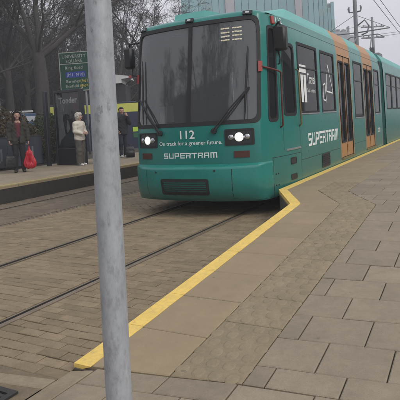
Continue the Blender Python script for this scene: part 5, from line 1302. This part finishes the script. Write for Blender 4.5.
for k,(x,y) in enumerate([(-13,-14),(-19,-20),(-11,-24),(-26,-16)]): dup(protos[k%3],(x,y,0.0),1.3*k,1.45,('bare tree added behind the camera for reflections, first along the tracks','bare tree added behind the camera for reflections, second along the tracks','bare tree added behind the camera for reflections, before the brick block','bare tree added behind the camera for reflections, farthest from the tracks')[k])['group']='unseen trees added for reflections'

# ================================================================== OVERHEAD LINE
ma=empty('overhead_line_mast','tall grey overhead line mast with brackets rising behind the tram roof','mast',(-5.88,29.5,0))
mb=MB(); mb.tube([(0,0,-.1),(0,0,4),(0.02,0,7.0),(0,0,12.5)],[.13,.125,.11,.08],16); mb.build('shaft',MAT['steel'],ma,True)
for z in (7.05,):
    for sx in (-1,1):
        mb=MB(); mb.tube([(sx*.12,0,z),(sx*.30,0,z+.02),(sx*.34,0,z+.22),(sx*.30,0,z+.34)],[.04,.05,.06,.03],8); mb.build('insulator',MAT['steel'],ma,True)
for sx in (-1,1):
    mb=MB(); mb.tube([(0,0,5.9),(sx*1.8,0,5.95)],.035,8); mb.tube([(0,0,6.9),(sx*1.75,0,5.98)],.015,6); mb.build('bracket_arm',MAT['steel'],ma,True)
mb=MB(); mb.tube([(.12,0,6.3),(.5,0,6.55),(.72,0,6.2),(.6,0,5.85),(.3,0,5.75)],.04,8); mb.build('feeder_loop',MAT['steel'],ma,True)
mc=empty('utility_pole','distant grey utility pole with two cross arms and insulators above the tram','pole',(-8.0,47.3,0))
mb=MB(); mb.tube([(0,0,-.1),(0,0,6),(0,0,9.75)],[.15,.13,.10],12); mb.build('shaft',MAT['steel'],mc,True)
for z in (8.9,7.95):
    mb=MB(); mb.bbox(-1.0,1.0,-.06,.06,z-.06,z+.06,.01); mb.build('cross_arm',MAT['steel'],mc)
    for x in (-.8,-.35,.35,.8): mb=MB(); mb.tube([(x,0,z+.06),(x,0,z+.14),(x,0,z+.20)],[.03,.06,.03],8); mb.build('insulator',MAT['steel'],mc)
mc.rotation_euler=(0,0,math.atan2(R0.y,R0.x))
def wire(label,pts,r=.014,group='overhead wires'):
    mb=MB(); mb.tube(pts,r,5); return tag(mb.build('overhead_wire',MAT['wire'],fix=False),label,'wire',group)
def sag(a,b,s,n=10): a=Vector(a);b=Vector(b); return [tuple(a.lerp(b,i/n)-Vector((0,0,s*4*(i/n)*(1-i/n)))) for i in range(n+1)]
wire('left of the two steep wires crossing the sky at the top right',sag((-4.16,12,7.55),(-4.16,44,5.75),.12))
wire('right of the two steep wires crossing the sky at the top right',sag((-3.95,12,7.68),(-3.95,44,5.82),.12))
wire('upper of the two level wires running right from the distant utility pole',sag((-7.7,47.2,8.16),(22,40.2,8.2),.25))
wire('lower of the two level wires running right from the distant utility pole',sag((-8.6,46.9,7.95),(22,39.8,7.75),.25))
wire('slack wire running left from the top cross arm of the distant utility pole',sag((-8.3,47.1,9.1),(-34,42.0,8.6),.5))

# ================================================================== HAZE
mb=MB(); mb.box(-150,70,-60,190,-1.6,36)
hz=mb.build('haze',[]); hz['kind']='stuff'; hz['label']='thin pale mist filling the street'; hz['category']='haze'
hm=bpy.data.materials.new('haze'); hm.use_nodes=True; n_=hm.node_tree; n_.nodes.clear(); o_=n_.nodes.new('ShaderNodeOutputMaterial'); pv=n_.nodes.new('ShaderNodeVolumePrincipled')
pv.inputs['Color'].default_value=(0.93,0.93,0.97,1); pv.inputs['Density'].default_value=HAZE_DENSITY; pv.inputs['Anisotropy'].default_value=0.2
n_.links.new(pv.outputs[0],o_.inputs['Volume']); hz.data.materials.append(hm); hz.display_type='WIRE'
print('script seconds',round(time.time()-T0,1))
